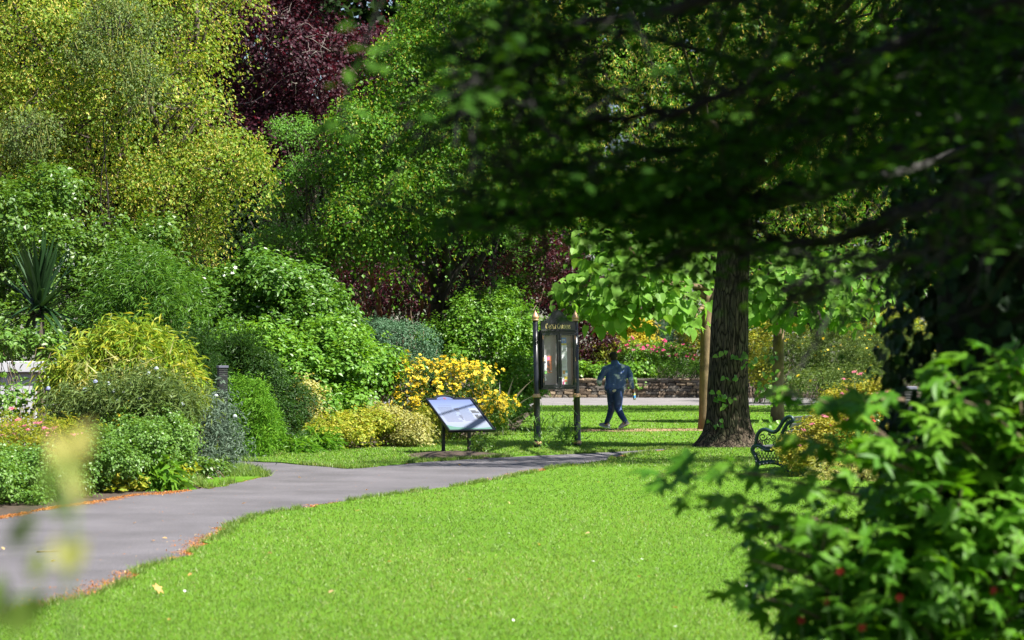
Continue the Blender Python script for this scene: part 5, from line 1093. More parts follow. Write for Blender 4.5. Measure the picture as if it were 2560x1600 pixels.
# ---- dry stone wall beyond the road
sw_d = 97.7; sw_s = S(sw_d); x0, x1 = P(1330, 892, sw_d)[0], P(1990, 892, sw_d)[0]; ht = P(1700, 946, sw_d)[2]
sw = thing("stone_wall", "low dry stone retaining wall along the far side of the road", "wall", ((x0 + x1) / 2, sw_d, 0))
def stone_mat(name, c):
    m, nt, b = new_mat(name); f = noise(nt, 7, 6, .65); nt.links.new(ramp(nt, f, [(.25, tuple(v * .45 for v in c)), (.55, c), (.8, tuple(min(1, v * 1.5) for v in c))]), b.inputs["Base Color"]); b.inputs["Roughness"].default_value = .95
    bn = nt.nodes.new("ShaderNodeBump"); bn.inputs["Strength"].default_value = .6; bn.inputs["Distance"].default_value = .03; nt.links.new(f, bn.inputs["Height"]); nt.links.new(bn.outputs[0], b.inputs["Normal"]); return m
SM = [stone_mat("stone_%s" % n_, c) for n_, c in (("brown", (.17, .125, .085)), ("grey", (.16, .14, .115)), ("tan", (.24, .18, .115)), ("dark", (.09, .075, .06)))]
mb = MB(); mb.box(((x0 + x1) / 2, sw_d + .30, ht / 2 - .04), ((x1 - x0) / 2, .20, ht / 2 - .05)); mb.build("core", M['soil'], sw)
def stone_mesh(k, mat):
    r_ = rng_(900 + k); mb = MB(); mb.box((0, 0, 0), (.5, .5, .5), bev=.09); me = mb.mesh("stone", mat)
    co = np.empty(len(me.vertices) * 3, np.float32); me.vertices.foreach_get("co", co); me.vertices.foreach_set("co", co + r_.normal(size=len(co)).astype(np.float32) * .045); return me
STN = [[stone_mesh(k * 4 + j, SM[k]) for j in range(4)] for k in range(4)]
r = rng_(905); z = .0; rows = [.12, .13, .11, .12, .12, .10]; rows = [v * (ht - .07) / sum(rows) for v in rows]
for rh in rows:
    x = x0 - r.random() * .2
    while x < x1:
        w = r.uniform(.22, .55); o = bpy.data.objects.new("stone", STN[r.choice(4, p=[.35, .3, .2, .15])][r.integers(0, 4)]); place(o, sw)
        hh = rh * r.uniform(.82, .97)
        o.matrix_basis = Matrix.Translation((x + w / 2, sw_d + .05 + r.normal() * .018, z + rh / 2)) @ Matrix.Rotation(r.normal() * .02, 4, 'Y') @ Matrix.Diagonal((w * .96, .26, hh, 1)); x += w
    z += rh
x = x0
while x < x1:
    w = r.uniform(.5, .95); o = bpy.data.objects.new("coping_stone", STN[r.choice([1, 2])][r.integers(0, 4)]); place(o, sw); o.matrix_basis = Matrix.Translation((x + w / 2, sw_d + .08, z + .035)) @ Matrix.Diagonal((w * .98, .42, .075, 1)); x += w

# ---- cast iron bench
M['iron_green'] = plain_mat("iron_green", (.010, .034, .036), .4, var=.35, scale=14, metal=.2)
M['iron_dark'] = plain_mat("iron_dark", (.012, .020, .022), .35, var=.3, scale=14)
M['slat_wood'] = plain_mat("slat_wood", (.055, .06, .062), .55, var=.3, scale=10)
bf = G(1888, 1181.5); BL_ = unit(np.array([[.42, .91, 0]]))[0]; BP = np.array((BL_[1], -BL_[0], 0))       # length direction, front-to-back direction
bn = thing("park_bench", "green cast iron park bench with scrolled ends beside the thick trunk", "bench", (bf[0], bf[1], TZ))
def BN(a, z, l=0.0): return np.array((bf[0], bf[1], TZ)) + BP * a + BL_ * l + np.array((0, 0, z))
sx = .62 / 830 * 1.02; sz = .80 / 1055
def cv(pts, l, n=40):
    q = np.array([((x - 230) * sx, (1375 - y) * sz) for x, y in pts], float); t = np.linspace(0, len(q) - 1, n); d = np.stack((np.interp(t, range(len(q)), q[:, 0]), np.interp(t, range(len(q)), q[:, 1])), 1)
    for _ in range(5): d[1:-1] = (d[:-2] + 2 * d[1:-1] + d[2:]) / 4
    return [BN(a, z, l) for a, z in d]
def bench_end(l):
    fl = (BL_, .8); mb = MB()
    mb.tube(cv([(190, 1375), (250, 1330), (285, 1240), (250, 1120), (225, 1060), (165, 1000), (175, 930), (230, 880), (300, 880), (380, 930), (450, 980), (560, 975), (680, 880), (720, 740)], l), (.032), 7, flat=fl)
    mb.tube(cv([(240, 870), (260, 700), (310, 610), (400, 570), (480, 590), (560, 640), (640, 630), (700, 560), (760, 450), (820, 360), (900, 325), (965, 360), (975, 420), (930, 440)], l), .028, 7, flat=fl)
    mb.tube(cv([(300, 1230), (400, 1205), (520, 1190), (640, 1200), (760, 1240), (830, 1375)], l), (.032), 7, flat=fl)
    mb.tube(cv([(720, 740), (760, 860), (790, 1000), (780, 1140), (830, 1260), (860, 1375)], l), (.032), 7, flat=fl)
    mb.tube(cv([(720, 740), (780, 600), (850, 480), (930, 420)], l), .026, 7, flat=fl)
    e = mb.build("end_frame", M['iron_green'], bn, True)
    for k in range(9):
        for pts_ in ([(270 + k * 62, 1215), (330 + k * 62, 1100), (370 + k * 62, 1000)], [(330 + k * 62, 1205), (270 + k * 62, 1100), (240 + k * 62, 1020)]): mb = MB(); mb.tube(cv(pts_, l, 10), .006, 5); mb.build("lattice_bar", M['iron_green'], e, True)
    def spiral(cx, cy, r0, t0, turns, sg): return [(cx + r0 * (1 - .8 * t) * math.cos(t0 + sg * t * turns * 6.28), cy + r0 * (1 - .8 * t) * math.sin(t0 + sg * t * turns * 6.28)) for t in np.linspace(0, 1, 22)]
    for cx, cy, r0, t0, sg in ((380, 720, 95, 0, 1), (330, 820, 60, 1, -1), (470, 810, 70, 2, 1), (580, 730, 75, 3, -1), (620, 840, 60, 0, 1), (520, 660, 40, 1, 1), (880, 420, 60, 2, 1), (820, 560, 60, 3, -1), (860, 640, 50, 1, 1), (790, 690, 45, 4, 1), (290, 1030, 45, 1, 1)):
        mb = MB(); mb.tube(cv(spiral(cx, cy, r0, t0, 1.4, sg), l, 26), .008, 5); mb.build("scroll", M['iron_dark'], e, True)
    for x, y in ((285, 935), (225, 980), (370, 975), (240, 1085), (255, 1180), (330, 1238), (400, 1225), (470, 1215), (540, 1215)):
        p = cv([(x, y), (x + 1, y), (x + 2, y)], l - .02, 3)[0]; mb = MB(); mb.lathe(p, [(0, -.012), (.010, -.008), (.012, 0), (.010, .008), (0, .012)], 8); mb.build("stud", M['lead'], e, True)
for l in (0.0, 1.5): bench_end(l)
for k in range(7):
    mb = MB(); mb.box(BN(.05 + k * .072, .355 - .004 * k, .75), (.028, .76, .012), np.array((BP, BL_, (0, 0, 1.0))), bev=.005); mb.build("seat_slat", M['slat_wood'], bn)
for k in range(4):
    a, z = .45 + k * .036, .47 + k * .095; mb = MB(); dv = unit(np.array([BP * .36 + np.array((0, 0, .93))]))[0]; mb.box(BN(a, z, .75), (.034, .76, .011), np.array((dv, BL_, np.cross(dv, BL_))), bev=.004); mb.build("back_slat", M['slat_wood'], bn)

# ---- spiraea beside the bench
t, w = shrub("spiraea", "golden orange leaved spiraea with pink flower heads beside the bench", "shrub",
      [lobe(2060, 1100, 33.6, 75, 60, .5), lobe(2150, 1080, 33.8, 90, 75, .6), lobe(1995, 1140, 33.2, 40, 42, .35), lobe(2230, 1100, 33.4, 50, 65, .5), lobe(2110, 1020, 34, 70, 38, .4), lobe(2180, 985, 34.2, 50, 32, .35)], 22000, 320, L_LEAF2, M['spiraea_gold'], .042, cr=.11, shoots=80, shoot_len=.2, flat=.6, lump=.22)
for px, py in [(2110, 948), (2135, 930), (2105, 985), (2120, 975), (2150, 935), (2085, 1010), (2190, 985), (2215, 980), (2060, 1040), (2030, 1060), (2230, 1005), (2175, 1020), (2080, 1065), (2000, 1115), (1985, 1100), (2120, 1050), (2050, 1130), (2010, 1075), (2150, 1000), (2245, 1000)]:
    single_leaf("flower_head", HD[r.integers(0, 3)], t, P(px, py, 33.1 + r.normal() * .15), (r.normal() * .2, -.4, 1), r.normal(size=3), .05 * r.uniform(.7, 1.2))
e = P(2135, 932, 33.4); mb = MB(); mb.tube(limb((e[0] + .05, e[1], e[2] - .45), e, r, 6, .04), .006, 5); mb.build("flower_stalk", M['stem_green'], t)
t, w = shrub("dahlia", "dark red flowers among the golden spiraea", "plant", [lobe(2190, 1050, 32.9, 40, 60, .2), lobe(2150, 1110, 32.8, 60, 40, .2)], 500, 322, L_OVATE, M['mid_green'], .06, cr=.12, nst=12)
RF = leaf_variants("dahlia_flower", F_FIVE, M['red_petal'])
for px, py in [(2165, 1040), (2180, 1046), (2172, 1052), (2190, 1100), (2160, 1115), (2175, 1120), (2150, 1122), (2185, 1112)]:
    single_leaf("flower", RF[r.integers(0, 5)], t, P(px, py, 32.7), (r.normal() * .4, -.8, .6), r.normal(size=3), .11)
shrub("fern", "low pale mixed foliage at the foot of the spiraea", "plant", [lobe(2150, 1185, 32.2, 110, 20, .4), lobe(2250, 1150, 32.2, 60, 50, .4)], 3500, 324, L_LANCE, M['cream'], .08, cr=.14, flat=.8)
# ================================================================== the walking person
def smooth_body(name, chains, mat, parent, voxel=.014, it=6, fac=.5, label=None):
    """overlapping tapered tubes grown together into one continuous skin"""
    mb = MB()
    for pts, rad in chains:
        pts = np.array(pts, float); rad = np.array(rad, float); n = max(6, int(len(pts) * 4)); t = np.linspace(0, len(pts) - 1, n)
        q = np.stack([np.interp(t, range(len(pts)), pts[:, k]) for k in range(3)], 1); rr = np.interp(t, range(len(rad)), rad)
        a, b = unit((q[0] - q[1])[None])[0], unit((q[-1] - q[-2])[None])[0]
        q = np.vstack((q[0] + a * rr[0] * .75, q[0] + a * rr[0] * .4, q, q[-1] + b * rr[-1] * .4, q[-1] + b * rr[-1] * .75)); rr = np.concatenate(([rr[0] * .5, rr[0] * .88], rr, [rr[-1] * .88, rr[-1] * .5]))
        mb.tube(q, rr, 14)
    me = mb.mesh(name, mat); tmp = bpy.data.objects.new(name + "_src", me); COL.objects.link(tmp)
    rm = tmp.modifiers.new("r", 'REMESH'); rm.mode = 'VOXEL'; rm.voxel_size = voxel
    sm = tmp.modifiers.new("s", 'SMOOTH'); sm.factor = fac; sm.iterations = it
    dg = bpy.context.evaluated_depsgraph_get(); out = bpy.data.meshes.new_from_object(tmp.evaluated_get(dg)); bpy.data.objects.remove(tmp); bpy.data.meshes.remove(me)
    out.name = name; out.materials.clear(); out.materials.append(mat); out.polygons.foreach_set("use_smooth", np.ones(len(out.polygons), bool))
    return obj(name, out, parent, label=label)
M['skin'] = plain_mat("skin", (.13, .065, .04), .5, var=.08); M['hair'] = plain_mat("hair", (.008, .007, .007), .85, var=.3, scale=60, bump=.6)
def cloth(name, c, hi, scale, thr=.62):
    m, nt, b = new_mat(name); f = noise(nt, scale, 4, .6); nt.links.new(ramp(nt, f, [(.35, tuple(v * .7 for v in c)), (thr, c), (thr + .10, hi)]), b.inputs["Base Color"]); b.inputs["Roughness"].default_value = .6
    f2 = noise(nt, scale * 3, 5, .6); bn = nt.nodes.new("ShaderNodeBump"); bn.inputs["Strength"].default_value = .6; bn.inputs["Distance"].default_value = .03; nt.links.new(f2, bn.inputs["Height"]); nt.links.new(bn.outputs[0], b.inputs["Normal"]); return m
M['jacket'] = cloth("jacket", (.042, .088, .31), (.60, .66, .85), 5.0, .55); M['jeans'] = cloth("jeans", (.018, .048, .17), (.08, .15, .36), 7.0, .60)
M['shoe'] = plain_mat("shoe", (.36, .35, .36), .7); M['sole'] = plain_mat("sole", (.72, .72, .74), .6); M['shoe_trim'] = plain_mat("shoe_trim", (.60, .36, .08), .6); M['shirt'] = plain_mat("shirt", (.5, .47, .42), .8)
pd = 54.6
pe = thing("person", "person in a dark blue jacket and jeans walking away holding a bottle", "person", G(1540, 1075))
Q = lambda px, py, dd=0.0: P(px, py, pd + dd)
head = [(Q(1533.5, 889), Q(1533.5, 893), Q(1533, 898, .02)), (.088, .092, .075)]
# body: one skin from head to ankles and hands, under the clothes
hipL, hipR = Q(1530, 978, .05), Q(1545, 978, -.02); kneL, kneR = Q(1529, 1022, .22), Q(1545, 1021, -.02); ankL, ankR = Q(1516, 1063, .42), Q(1565, 1061, -.32)
shL, shR = Q(1514, 921, -.06), Q(1566, 921, .06); elL, elR = Q(1497, 954, -.02), Q(1577, 951, -.06); wrL, wrR = Q(1500, 962, .24), Q(1582, 972, -.02)
chest, neck = Q(1540, 925), Q(1536, 903)
body = [head, ((Q(1534, 897), neck, Q(1538, 912)), (.055, .058, .07)), ((Q(1538, 912), chest, Q(1538, 955), Q(1538, 975)), (.07, .085, .08, .08)), ((shL, chest, shR), (.045, .07, .045)),
        ((hipL, kneL, ankL), (.085, .055, .040)), ((hipR, kneR, ankR), (.085, .055, .040)), ((shL, elL, wrL), (.055, .042, .028)), ((shR, elR, wrR), (.055, .042, .028))]
# right hand: palm and five fingers curled round the bottle; left hand loosely closed
def hand(w, e, down, side, grip, k=1.0):
    """w wrist, down = hand direction, side = thumb side, grip = curl direction"""
    down, side, grip = (unit(np.array([v], float))[0] for v in (down, side, grip)); pc = w + down * .05 * k
    ch = [((w, w + down * .03, w + down * .075), (.026, .030, .030)), ((w + down * .02 + side * .015, w + down * .075 + side * .026), (.020, .016)), ((w + down * .02 - side * .015, w + down * .07 - side * .026), (.020, .015))]
    for i, (o, L_) in enumerate(((.028, .072), (.010, .080), (-.009, .074), (-.027, .058))):
        b = w + down * .078 + side * o; ch.append(((b, b + down * L_ * .45 + grip * .012, b + down * L_ * .6 + grip * .036, b + down * L_ * .42 + grip * .058), (.0095, .009, .0085, .007)))
    b = w + down * .028 + side * .030; ch.append(((b, b + down * .022 + side * .022 + grip * .016, b + down * .045 + side * .016 + grip * .040), (.012, .0105, .008)))
    return ch
hdir = unit((wrR - elR)[None])[0] * .6 + np.array((.10, -.1, -.75))
body += hand(wrR, elR, hdir, (-.45, .75, -.1), (.2, .9, 0)); body += hand(wrL, elL, (-.3, .9, .1), (0, .2, .9), (.9, .2, -.2))
body += [((Q(1524, 893), Q(1524, 896)), (.014, .012)), ((Q(1543.5, 893, .02), Q(1543.5, 896, .02)), (.014, .012)), ((Q(1529, 894, .095), Q(1529, 897, .10)), (.014, .016))]   # ears, nose (face turned away)
bo = smooth_body("body", body, M['skin'], pe, .011, 2, .4)
smooth_body("hair", [((Q(1533.5, 887.5, -.005), Q(1533.5, 891.5, -.012), Q(1533.8, 896, -.03)), (.090, .099, .070))], M['hair'], pe, .010, 3)
def jacket():
    ch = [((Q(1537, 906), Q(1538, 914)), (.085, .11)), ((shL + (.02, 0, -.02), Q(1527, 921), Q(1553, 921), shR + (-.02, 0, -.02)), (.075, .105, .105, .075))]
    for dx_, r0 in ((-13, .116), (-4, .134), (6, .134), (15, .114)): ch.append(((Q(1540 + dx_, 926), Q(1540 + dx_, 940), Q(1538 + dx_ * 1.05, 958), Q(1537 + dx_ * 1.15, 970)), (r0, r0, r0 * .93, r0 * .95)))
    ch += [((Q(1522, 966), Q(1553, 966)), (.108, .108)), ((shL, elL, elL + (wrL - elL) * .86), (.078, .062, .046)), ((shR, (shR + elR) / 2 + (.03, 0, 0), elR, elR + (wrR - elR) * .85), (.078, .070, .060, .048))]
    return smooth_body("jacket", ch, M['jacket'], pe, .012, 5)
jk = jacket()
mb = MB(); c = Q(1536.5, 904); mb.lathe(c, [(.078, -.03), (.074, .03), (.066, .034), (.060, .0)], 18); mb.build("collar", M['jacket'], jk, True)
smooth_body("trousers", [((Q(1526, 975), Q(1550, 975)), (.125, .125)), ((hipL + (0, 0, -.02), (hipL + kneL) / 2, kneL, (kneL + ankL) / 2, ankL + (0, 0, .05)), (.125, .108, .080, .068, .056)), ((hipR + (0, 0, -.02), (hipR + kneR) / 2, kneR, (kneR + ankR) / 2, ankR + (0, 0, .05)), (.130, .112, .085, .072, .058))], M['jeans'], pe, .012, 5)
smooth_body("shirt_hem", [((Q(1524, 975.5, -.055), Q(1537, 976.5, -.075), Q(1551, 976, -.055)), (.055, .058, .055))], M['shirt'], pe, .012, 2)
def shoe(ank, pitch, zb):
    fw = unit(np.array([[-.80, .60, 0]]))[0]; side = np.cross(fw, (0, 0, 1.)); c, s_ = math.cos(pitch), math.sin(pitch); f = fw * c + np.array((0, 0, s_)); u = np.array((0, 0, c)) - fw * s_
    heel = ank - f * .06; heel = np.array((heel[0], heel[1], zb)); X = lambda a, h, b=0: heel + f * a + u * h + side * b
    so = smooth_body("shoe", [((X(.0, .055), X(.07, .06), X(.15, .05), X(.235, .036)), (.040, .046, .044, .034)), ((X(.02, .07), X(.05, .105)), (.040, .046)), ((X(.10, .06), X(.14, .062)), (.046, .040))], M['shoe'], pe, .009, 3)
    mb = MB(); o = []
    for a, w in ((-.035, .025), (.0, .040), (.06, .040), (.12, .044), (.19, .046), (.24, .036), (.268, .015)): o.append((a, w))
    out = [(a, -w) for a, w in o] + [(a, w) for a, w in o[::-1]]; mb.prism(out, X(0, 0), f, side, u, .026); mb.build("sole", M['sole'], so)
    mb = MB()
    for a in (.08, .10, .12): mb.tube([X(a + .02, .075, -.038), X(a, .102 - (a - .08) * .3, 0), X(a + .02, .075, .038)], .005, 5)
    mb.tube([X(.02, .085, -.045), X(.09, .045, -.050)], .009, 5); mb.tube([X(.02, .085, .045), X(.09, .045, .050)], .009, 5); mb.build("trim", M['shoe_trim'], so)
shoe(ankL, .20, .03); shoe(ankR, -.42, .135)
# bottle held in the right hand
hc = wrR + unit(hdir[None])[0] * .10 + np.array((.2, .9, 0)) * .030; bd = unit(np.array([[.12, 0, -1.0]]))[0]; bx = unit(np.cross(bd, (0, 1., 0))[None])[0]; BA = np.array((bx, np.cross(bd, bx), bd))
btl = thing("water_bottle", "small plastic bottle with a blue label held in the walking person's hand", "bottle", hc)
M['plastic'] = plain_mat("plastic", (.35, .48, .42), .15, var=.1); M['label_blue'] = plain_mat("label_blue", (.05, .25, .55), .4); M['label_yel'] = plain_mat("label_yel", (.55, .55, .12), .4)
mb = MB(); mb.lathe(hc - bd * .05, [(0, -.005), (.012, -.005), (.012, .015), (.016, .025), (.031, .055), (.031, .10), (.029, .12), (.031, .14), (.031, .195), (.026, .203), (0, .200)], 16, axis=BA); mb.build("bottle_body", M['plastic'], btl, True)
mb = MB(); mb.lathe(hc - bd * .05, [(.0318, .100), (.0318, .160)], 16, axis=BA); mb.build("label_band", M['label_blue'], btl, True)
mb = MB(); mb.lathe(hc - bd * .05, [(.0318, .070), (.0318, .098)], 16, axis=BA); mb.build("label_stripe", M['label_yel'], btl, True)
mb = MB(); mb.lathe(hc - bd * .05, [(0, -.022), (.014, -.022), (.014, -.003), (.0, -.003)], 12, axis=BA); mb.build("bottle_cap", M['label_blue'], btl, True)
# ================================================================== foreground
# ---- maple bush at the lower right
lm('maple_leaf', (.05, .17, .008), (.085, .23, .012), (.13, .28, .02), rough=.5, trans=.42, tint=(1.2, 1.2, .4), spec=.25)
MP = leaf_variants("maple_leaf", L_MAPLE, M['maple_leaf'])
ml = [lobe(2440, 1300, 9.00, 170, 160, .5), lobe(2250, 1420, 8.80, 190, 140, .5), lobe(2500, 1080, 9.10, 120, 120, .45), lobe(2120, 1540, 8.70, 150, 120, .45), lobe(2320, 1230, 8.90, 150, 90, .4), lobe(2600, 1200, 9.20, 120, 220, .5), lobe(2400, 1650, 8.90, 330, 160, .6),
      lobe(2520, 980, 9.10, 70, 60, .3), lobe(2060, 1330, 8.70, 90, 50, .3), lobe(2420, 1000, 9.00, 60, 50, .3)]
mt = thing("maple_bush", "leafy green maple bush with pointed lobed leaves at the lower right", "shrub", P(2420, 892, 9.0) * (1, 1, 0))
mw = crown(ml, 3000, 410, clump=7, cr=.15, size=.092, var=.35, up=1.1, out=.5, jit=.35, droop=.7, flat=.3, fill=.25, shell=.3, zmin=.1, cut=.7, sub=2)
# long side sprays reaching over the lawn: (start, end) in photograph pixels
spr = [((2150, 1240), (1640, 1190), 8.60, 34), ((2120, 1330), (1760, 1250), 8.50, 26), ((2250, 1120), (1950, 975), 8.80, 24), ((2300, 1180), (1990, 1090), 8.70, 22), ((2100, 1430), (1880, 1340), 8.50, 12), ((2260, 1000), (2090, 1010), 8.90, 12), ((2100, 1500), (1880, 1400), 8.50, 9),
       ((2450, 1060), (2330, 910), 8.90, 18), ((2560, 1020), (2470, 880), 9.00, 16), ((2350, 1120), (2110, 1170), 8.70, 18), ((2400, 1200), (2180, 1080), 8.80, 18), ((2560, 960), (2530, 870), 8.90, 9), ((2080, 1560), (1890, 1490), 8.50, 8), ((2000, 1330), (1840, 1300), 8.50, 8), ((2560, 1100), (2400, 1000), 8.80, 16), ((2450, 1150), (2300, 1040), 8.80, 16)]
r = rng_(412); SPp, SPn, SPd, SPs = [], [], [], []; mb = MB()
for (a, b, d, n) in spr:
    q = limb(P(*a, d), P(*b, d - .15), r, 9, .06, .04); mb.tube(q, np.linspace(.007, .0025, 9), 5)
    for k in range(n):
        i = (k + 1) / n * 7.9; p = q[int(i)] + (q[min(8, int(i) + 1)] - q[int(i)]) * (i % 1) + r.normal(size=3) * (.028, .05, .022); SPp.append(p); SPn.append((r.normal() * .3, r.normal() * .35 - .25, 1)); SPd.append(unit((q[-1] - q[0])[None])[0] * .8 + r.normal(size=3) * (.5, .6, .15) - (0, 0, .35)); SPs.append(r.uniform(.07, .115))
for L_ in ml:
    p0 = limb(np.array(L_[:3]) * (1, 1, 0) * 1.0 + np.array((0.2, .2, 0)), L_[:3], r, 7, .06); mb.tube(p0, np.linspace(.022, .008, 7), 6)
    for _ in range(7): mb.tube(limb(p0[r.integers(3, 7)], np.array(L_[:3]) + unit(r.normal(size=(1, 3)))[0] * np.array(L_[3:]) * .85, r, 6, .1), np.linspace(.008, .003, 6), 5)
mb.build("branch", M['stem_brown'], mt, True)
nsp = len(SPp); big = pick_outer(mw, max(0, 298 - nsp), 413); rest = np.setdiff1d(np.arange(len(mw['pos'])), big)
mc = obj("foliage", leaves_mesh("foliage", L_MAPLE, mw['pos'][rest], mw['nrm'][rest], mw['dir'][rest], mw['size'][rest], mw['rnd'][rest], M['maple_leaf']), mt, "stuff")
for i in big: single_leaf("maple_leaf", MP[int(mw['rnd'][i] * 4.99)], mc, mw['pos'][i], mw['nrm'][i], mw['dir'][i], mw['size'][i])
for p, n_, d_, s_ in zip(SPp, SPn, SPd, SPs): single_leaf("maple_leaf", MP[r.integers(0, 5)], mc, p, n_, d_, s_)
RB = leaf_variants("rose_flower", F_FIVE, M['red_petal'])
fu = thing("red_rose", "small red flowers on thin stems in front of the maple bush", "plant", P(2150, 892, 8.3) * (1, 1, 0)); mb = MB()
for px, py in [(2068, 1505), (2003, 1552), (2250, 1495), (2485, 1478), (2100, 1430), (2155, 1570)]:
    c = P(px, py, 8.2); single_leaf("flower", RB[r.integers(0, 5)], fu, c, (r.normal() * .4, -.8, .5), r.normal(size=3), .026); mb.tube(limb((c[0] + .05, c[1] + .1, 0), c - (0, 0, .005), r, 7, .03), .0015, 5)
mb.build("stem", M['stem_green'], fu)

# ---- the dark tree overhead: trunk stands outside the picture on the right
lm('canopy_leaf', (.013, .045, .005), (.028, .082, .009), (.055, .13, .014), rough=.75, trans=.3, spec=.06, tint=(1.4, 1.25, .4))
EL = leaf_variants("elm_leaf", L_ELM, M['canopy_leaf'])
tb_ = P(2480, 892, 11.2) * (1, 1, 0); ct = thing("elm_tree", "dark tree with an ivy clad trunk and leafy branches filling the upper right", "tree", tb_)
r = rng_(420); mb = MB(); tr = limb(tb_, tb_ + (.15, -.3, 7.5), r, 12, .015); mb.tube(tr, np.linspace(.30, .20, 12), 14)
n = 9000; h = r.uniform(0, 5.2, n); th = r.uniform(0, 6.28, n); ax = np.stack([np.interp(h, tr[:, 2], tr[:, k_]) for k_ in range(3)], 1); rr = np.interp(h, [0, 7.5], [.38, .30]) + np.abs(r.normal(size=n)) * .07 + .05 * vnoise(np.stack((np.cos(th) * 2, np.sin(th) * 2, h * 2), 1), 5) + .04
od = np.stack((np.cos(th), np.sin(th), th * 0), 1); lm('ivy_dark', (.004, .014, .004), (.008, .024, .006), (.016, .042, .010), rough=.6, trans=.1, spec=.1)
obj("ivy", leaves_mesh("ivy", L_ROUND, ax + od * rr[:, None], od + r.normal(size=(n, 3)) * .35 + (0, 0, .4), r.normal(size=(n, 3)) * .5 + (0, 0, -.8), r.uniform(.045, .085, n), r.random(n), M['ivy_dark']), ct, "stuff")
CL = []                                                            # spray centres with their direction
brs = [([(2800, 180), (2560, 275), (2300, 360), (2100, 435), (1900, 490), (1740, 520), (1560, 520)], 6.66, 0.033), ([(2800, 330), (2600, 400), (2400, 485), (2200, 565), (2000, 606), (1800, 622), (1690, 632)], 6.36, 0.030), ([(2700, 470), (2500, 560), (2300, 630), (2080, 708), (1980, 755)], 6.22, 0.012),
       ([(2800, -100), (2400, 60), (2100, 170), (1800, 250), (1500, 300), (1300, 330)], 6.07, 0.022), ([(2800, -250), (2300, -120), (1900, -20), (1500, 60), (1240, 130)], 5.92, 0.030), ([(2300, 250), (2000, 330), (1700, 380), (1400, 420), (1200, 470)], 6.96, 0.021), ([(2000, 500), (1700, 510), (1450, 530), (1250, 550), (1120, 560)], 6.51, 0.016),
       ([(2700, 60), (2500, 150), (2300, 200), (2100, 290)], 7.10, 0.022), ([(1500, 60), (1350, 150), (1230, 220), (1150, 270)], 5.77, 0.010)]
for pts, d, r0 in brs:
    q = np.array([P(x, y, d + .25 * math.sin(i * 1.7)) for i, (x, y) in enumerate(pts)]); q = np.vstack((tr[min(11, max(4, int(q[0][2] * 1.5)))], q)); t = np.linspace(0, len(q) - 1, 34); q = np.stack([np.interp(t, range(len(q)), q[:, k]) for k in range(3)], 1)
    for _ in range(2): q[1:-1] = (q[:-2] + 2 * q[1:-1] + q[2:]) / 4
    q += r.normal(size=q.shape) * .008; mb.tube(q, np.linspace(r0 * 1.15, .006, 34), 7)
    for i in range(9, 34):
        for _ in range(3):
            dv = unit(q[min(33, i + 1)] - q[i - 1])if False else unit((q[min(33, i + 1)] - q[i - 1])[None])[0]
            e = q[i] + dv * r.uniform(.0, .25) + r.normal(size=3) * (.12, .26, .14); tw_ = limb(q[i], e, r, 5, .1); mb.tube(tw_, np.linspace(.005, .002, 5), 4)
            CL.append((tw_[1], tw_[4] + (tw_[4] - tw_[1]) * .5))
for _ in range(150):                                                # a thick bough end in front of the big trunk
    c = P(r.normal(1780, 110), r.normal(500, 75), r.uniform(6.0, 7.4)); CL.append((c, c + np.array((-.2, r.normal() * .1, -.09)) + r.normal(size=3) * .05))
# sprays that fill the rest of the branch mass
reg = [(1200, -60), (1160, 200), (1230, 420), (1180, 560), (1290, 600), (1420, 560), (1580, 580), (1720, 650), (1880, 650), (2000, 480), (2250, 470), (2620, 500), (2620, -60)]
k = 0
while k < 760:
    px, py = r.uniform(1100, 2620), r.uniform(-60, 800)
    if not in_poly(np.array([px]), np.array([py]), reg)[0]: continue
    if vnoise(np.array([[px / 130., py / 100., 3.0]]), 77)[0] < -.12: continue
    c = P(px, py, r.uniform(5.8, 7.8)); CL.append((c, c + np.array((-.22, r.normal() * .10, -.05)) * r.uniform(.6, 1.5) + r.normal(size=3) * .05)); k += 1
P_, N2, D_, S_, R2 = [], [], [], [], []
for c, e in CL:
    qx = 1280 + c[0] / c[1] * F_PX; keep = .9 if qx > 1320 else .6 if qx > 1180 else .25 if qx > 1000 else .10
    qy = 892 - (c[2] - CAM_H) / c[1] * F_PX
    mid_ = 1500 < qx < 1900
    if qy > (640 if mid_ else 560): keep *= .5
    if qy > 660: keep *= .4
    if qx > 1850 and qy > 300: keep *= .62
    if 1380 < qx < 1720 and 90 < qy < 340: keep *= .75
    if r.random() > keep: continue
    ax = e - c; L0 = np.linalg.norm(ax) + 1e-6; ax = ax / L0; sd = unit(np.cross(ax, (0, 0, 1.0))[None])[0]; n = int(r.integers(8, 13)); cr0 = r.random()
    for j in range(n):
        t_ = (j + r.random() * .5) / n; sg = 1 if j % 2 else -1
        P_.append(c + ax * L0 * t_ + r.normal(size=3) * .008); D_.append(sd * sg * .9 + ax * .55 + np.array((0, 0, -.35)) + r.normal(size=3) * .22)
        N2.append((r.normal() * .28, r.normal() * .28 - .15, 1.0)); S_.append(r.uniform(.036, .062) * (1.1 - .4 * t_)); R2.append(.5 * cr0 + .5 * r.random())
P_, N2, D_, S_, R2 = map(np.array, (P_, N2, D_, S_, R2))
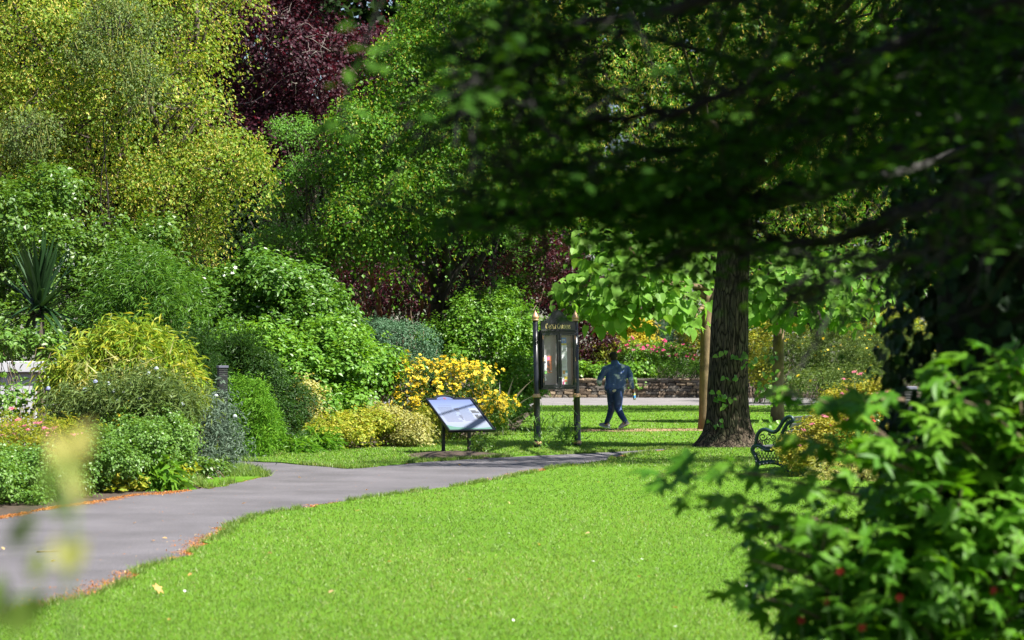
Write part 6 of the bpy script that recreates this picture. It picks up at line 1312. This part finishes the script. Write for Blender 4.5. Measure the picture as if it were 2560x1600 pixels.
# two thin hanging sprays on the left of the mass
for pts, n in (([(1000, -120), (930, 60), (880, 180), (850, 300), (905, 345)], 20), ([(1200, 200), (1130, 240), (1090, 270)], 8)):
    q = np.array([P(x, y, 5.0) for x, y in pts]); t = np.linspace(0, len(q) - 1, 14); q = np.stack([np.interp(t, range(len(q)), q[:, k2]) for k2 in range(3)], 1); mb.tube(q, np.linspace(.004, .0015, 14), 5)
    m = n; i = r.integers(3, 14, m); P_ = np.vstack((P_, q[i] + r.normal(size=(m, 3)) * (.022, .03, .022))); N2 = np.vstack((N2, np.column_stack((r.normal(size=(m, 2)) * .5 - (0, .4), np.ones(m))))); D_ = np.vstack((D_, r.normal(size=(m, 3)) * .6 + (0, 0, -.7))); S_ = np.concatenate((S_, r.uniform(.037, .062, m))); R2 = np.concatenate((R2, r.uniform(.5, 1, m)))
# unseen canopy above and beyond the frame, shaped to shade boughs and ivy trunk
cl = [(2.4, 6.0, 3.8, 2.4, .9, .8), (0.4, 5.9, 3.7, 1.8, .9, .8), (4.2, 6.0, 4.6, 2.2, .9, 1.1), (2.4, 6.0, 5.2, 2.4, .9, .9), (4.6, 6.0, 3.3, 1.4, .8, 1.0), (5.6, 5.8, 4.4, 1.6, .8, 1.3), (1.4, 5.8, 5.4, 2.2, .9, .9), (4, 5.7, 6.4, 2.6, .9, 1.1), (3.4, 10.5, 5.0, 1.6, .6, 1.2), (4.6, 10.2, 4.4, 1.6, .6, 1.6), (3.6, 10.7, 3.2, .8, .5, .8)]
cwn = crown(cl, 30000, 422, size=.10, cr=.32, fill=.3, shell=.3, sub=3)
hi = cwn['pos'][:, 2] > CAM_H + cwn['pos'][:, 1] * .145; cwn = {k2: (v[hi] if k2 not in ('cc', 'co') else v) for k2, v in cwn.items()}
for L_ in cl:
    p = limb(tr[r.integers(6, 12)], L_[:3], r, 8, .1); mb.tube(p, np.linspace(.09, .02, 8), 7)
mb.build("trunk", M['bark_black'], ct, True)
scr = np.abs((P_[:, 0] / P_[:, 1])) < .215; order = np.argsort(np.where(scr, P_[:, 1], 99)); big = order[:296]; rest = order[296:]
V1, F1, A1 = leaves_arrays(L_ELM, P_[rest], N2[rest], D_[rest], S_[rest], R2[rest]); V2, F2, A2 = leaves_arrays(L_LEAF2, cwn['pos'], cwn['nrm'], cwn['dir'], cwn['size'], cwn['rnd'])
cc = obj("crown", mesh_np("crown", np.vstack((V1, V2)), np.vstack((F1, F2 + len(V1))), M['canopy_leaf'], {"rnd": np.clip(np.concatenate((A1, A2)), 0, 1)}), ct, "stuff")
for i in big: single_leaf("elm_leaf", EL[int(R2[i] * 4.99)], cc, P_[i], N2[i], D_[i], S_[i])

# ---- out of focus sprig close to the lens at the lower left
lm('near_leaf', (.10, .20, .03), (.30, .34, .07), (.55, .50, .16), trans=.5)
NL = leaf_variants("sprig_leaf", L_OVATE, M['near_leaf'])
ns = thing("garden_sprig", "blurred yellow green sprig close in front at the lower left", "plant", P(170, 892, 1.9) * (1, 1, 0)); mb = MB(); c = P(170, 1440, 1.9)
mb.tube(np.vstack((limb((c[0] - .03, c[1], 0), c, r, 8, .02), [P(185, 1300, 1.9), P(165, 1170, 1.92)])), .0025, 6); mb.build("stem", M['stem_green'], ns, True)
for px, py, s_, k in [(130, 1175, .032, 3), (195, 1155, .034, 4), (165, 1150, .026, 4), (205, 1265, .028, 4), (150, 1300, .03, 0), (195, 1230, .022, 3), (155, 1435, .034, 3), (165, 1420, .026, 3), (40, 1345, .03, 0), (80, 1450, .026, 1), (20, 1370, .028, 0), (110, 1235, .028, 0), (200, 1200, .026, 1), (-5, 1560, .045, 0), (10, 1590, .05, 0)]:
    single_leaf("sprig_leaf", NL[k], ns, P(px, py, 1.9 + r.normal() * .03), (r.normal() * .3, -1, .3), (r.normal() * .5, 0, .8), s_)
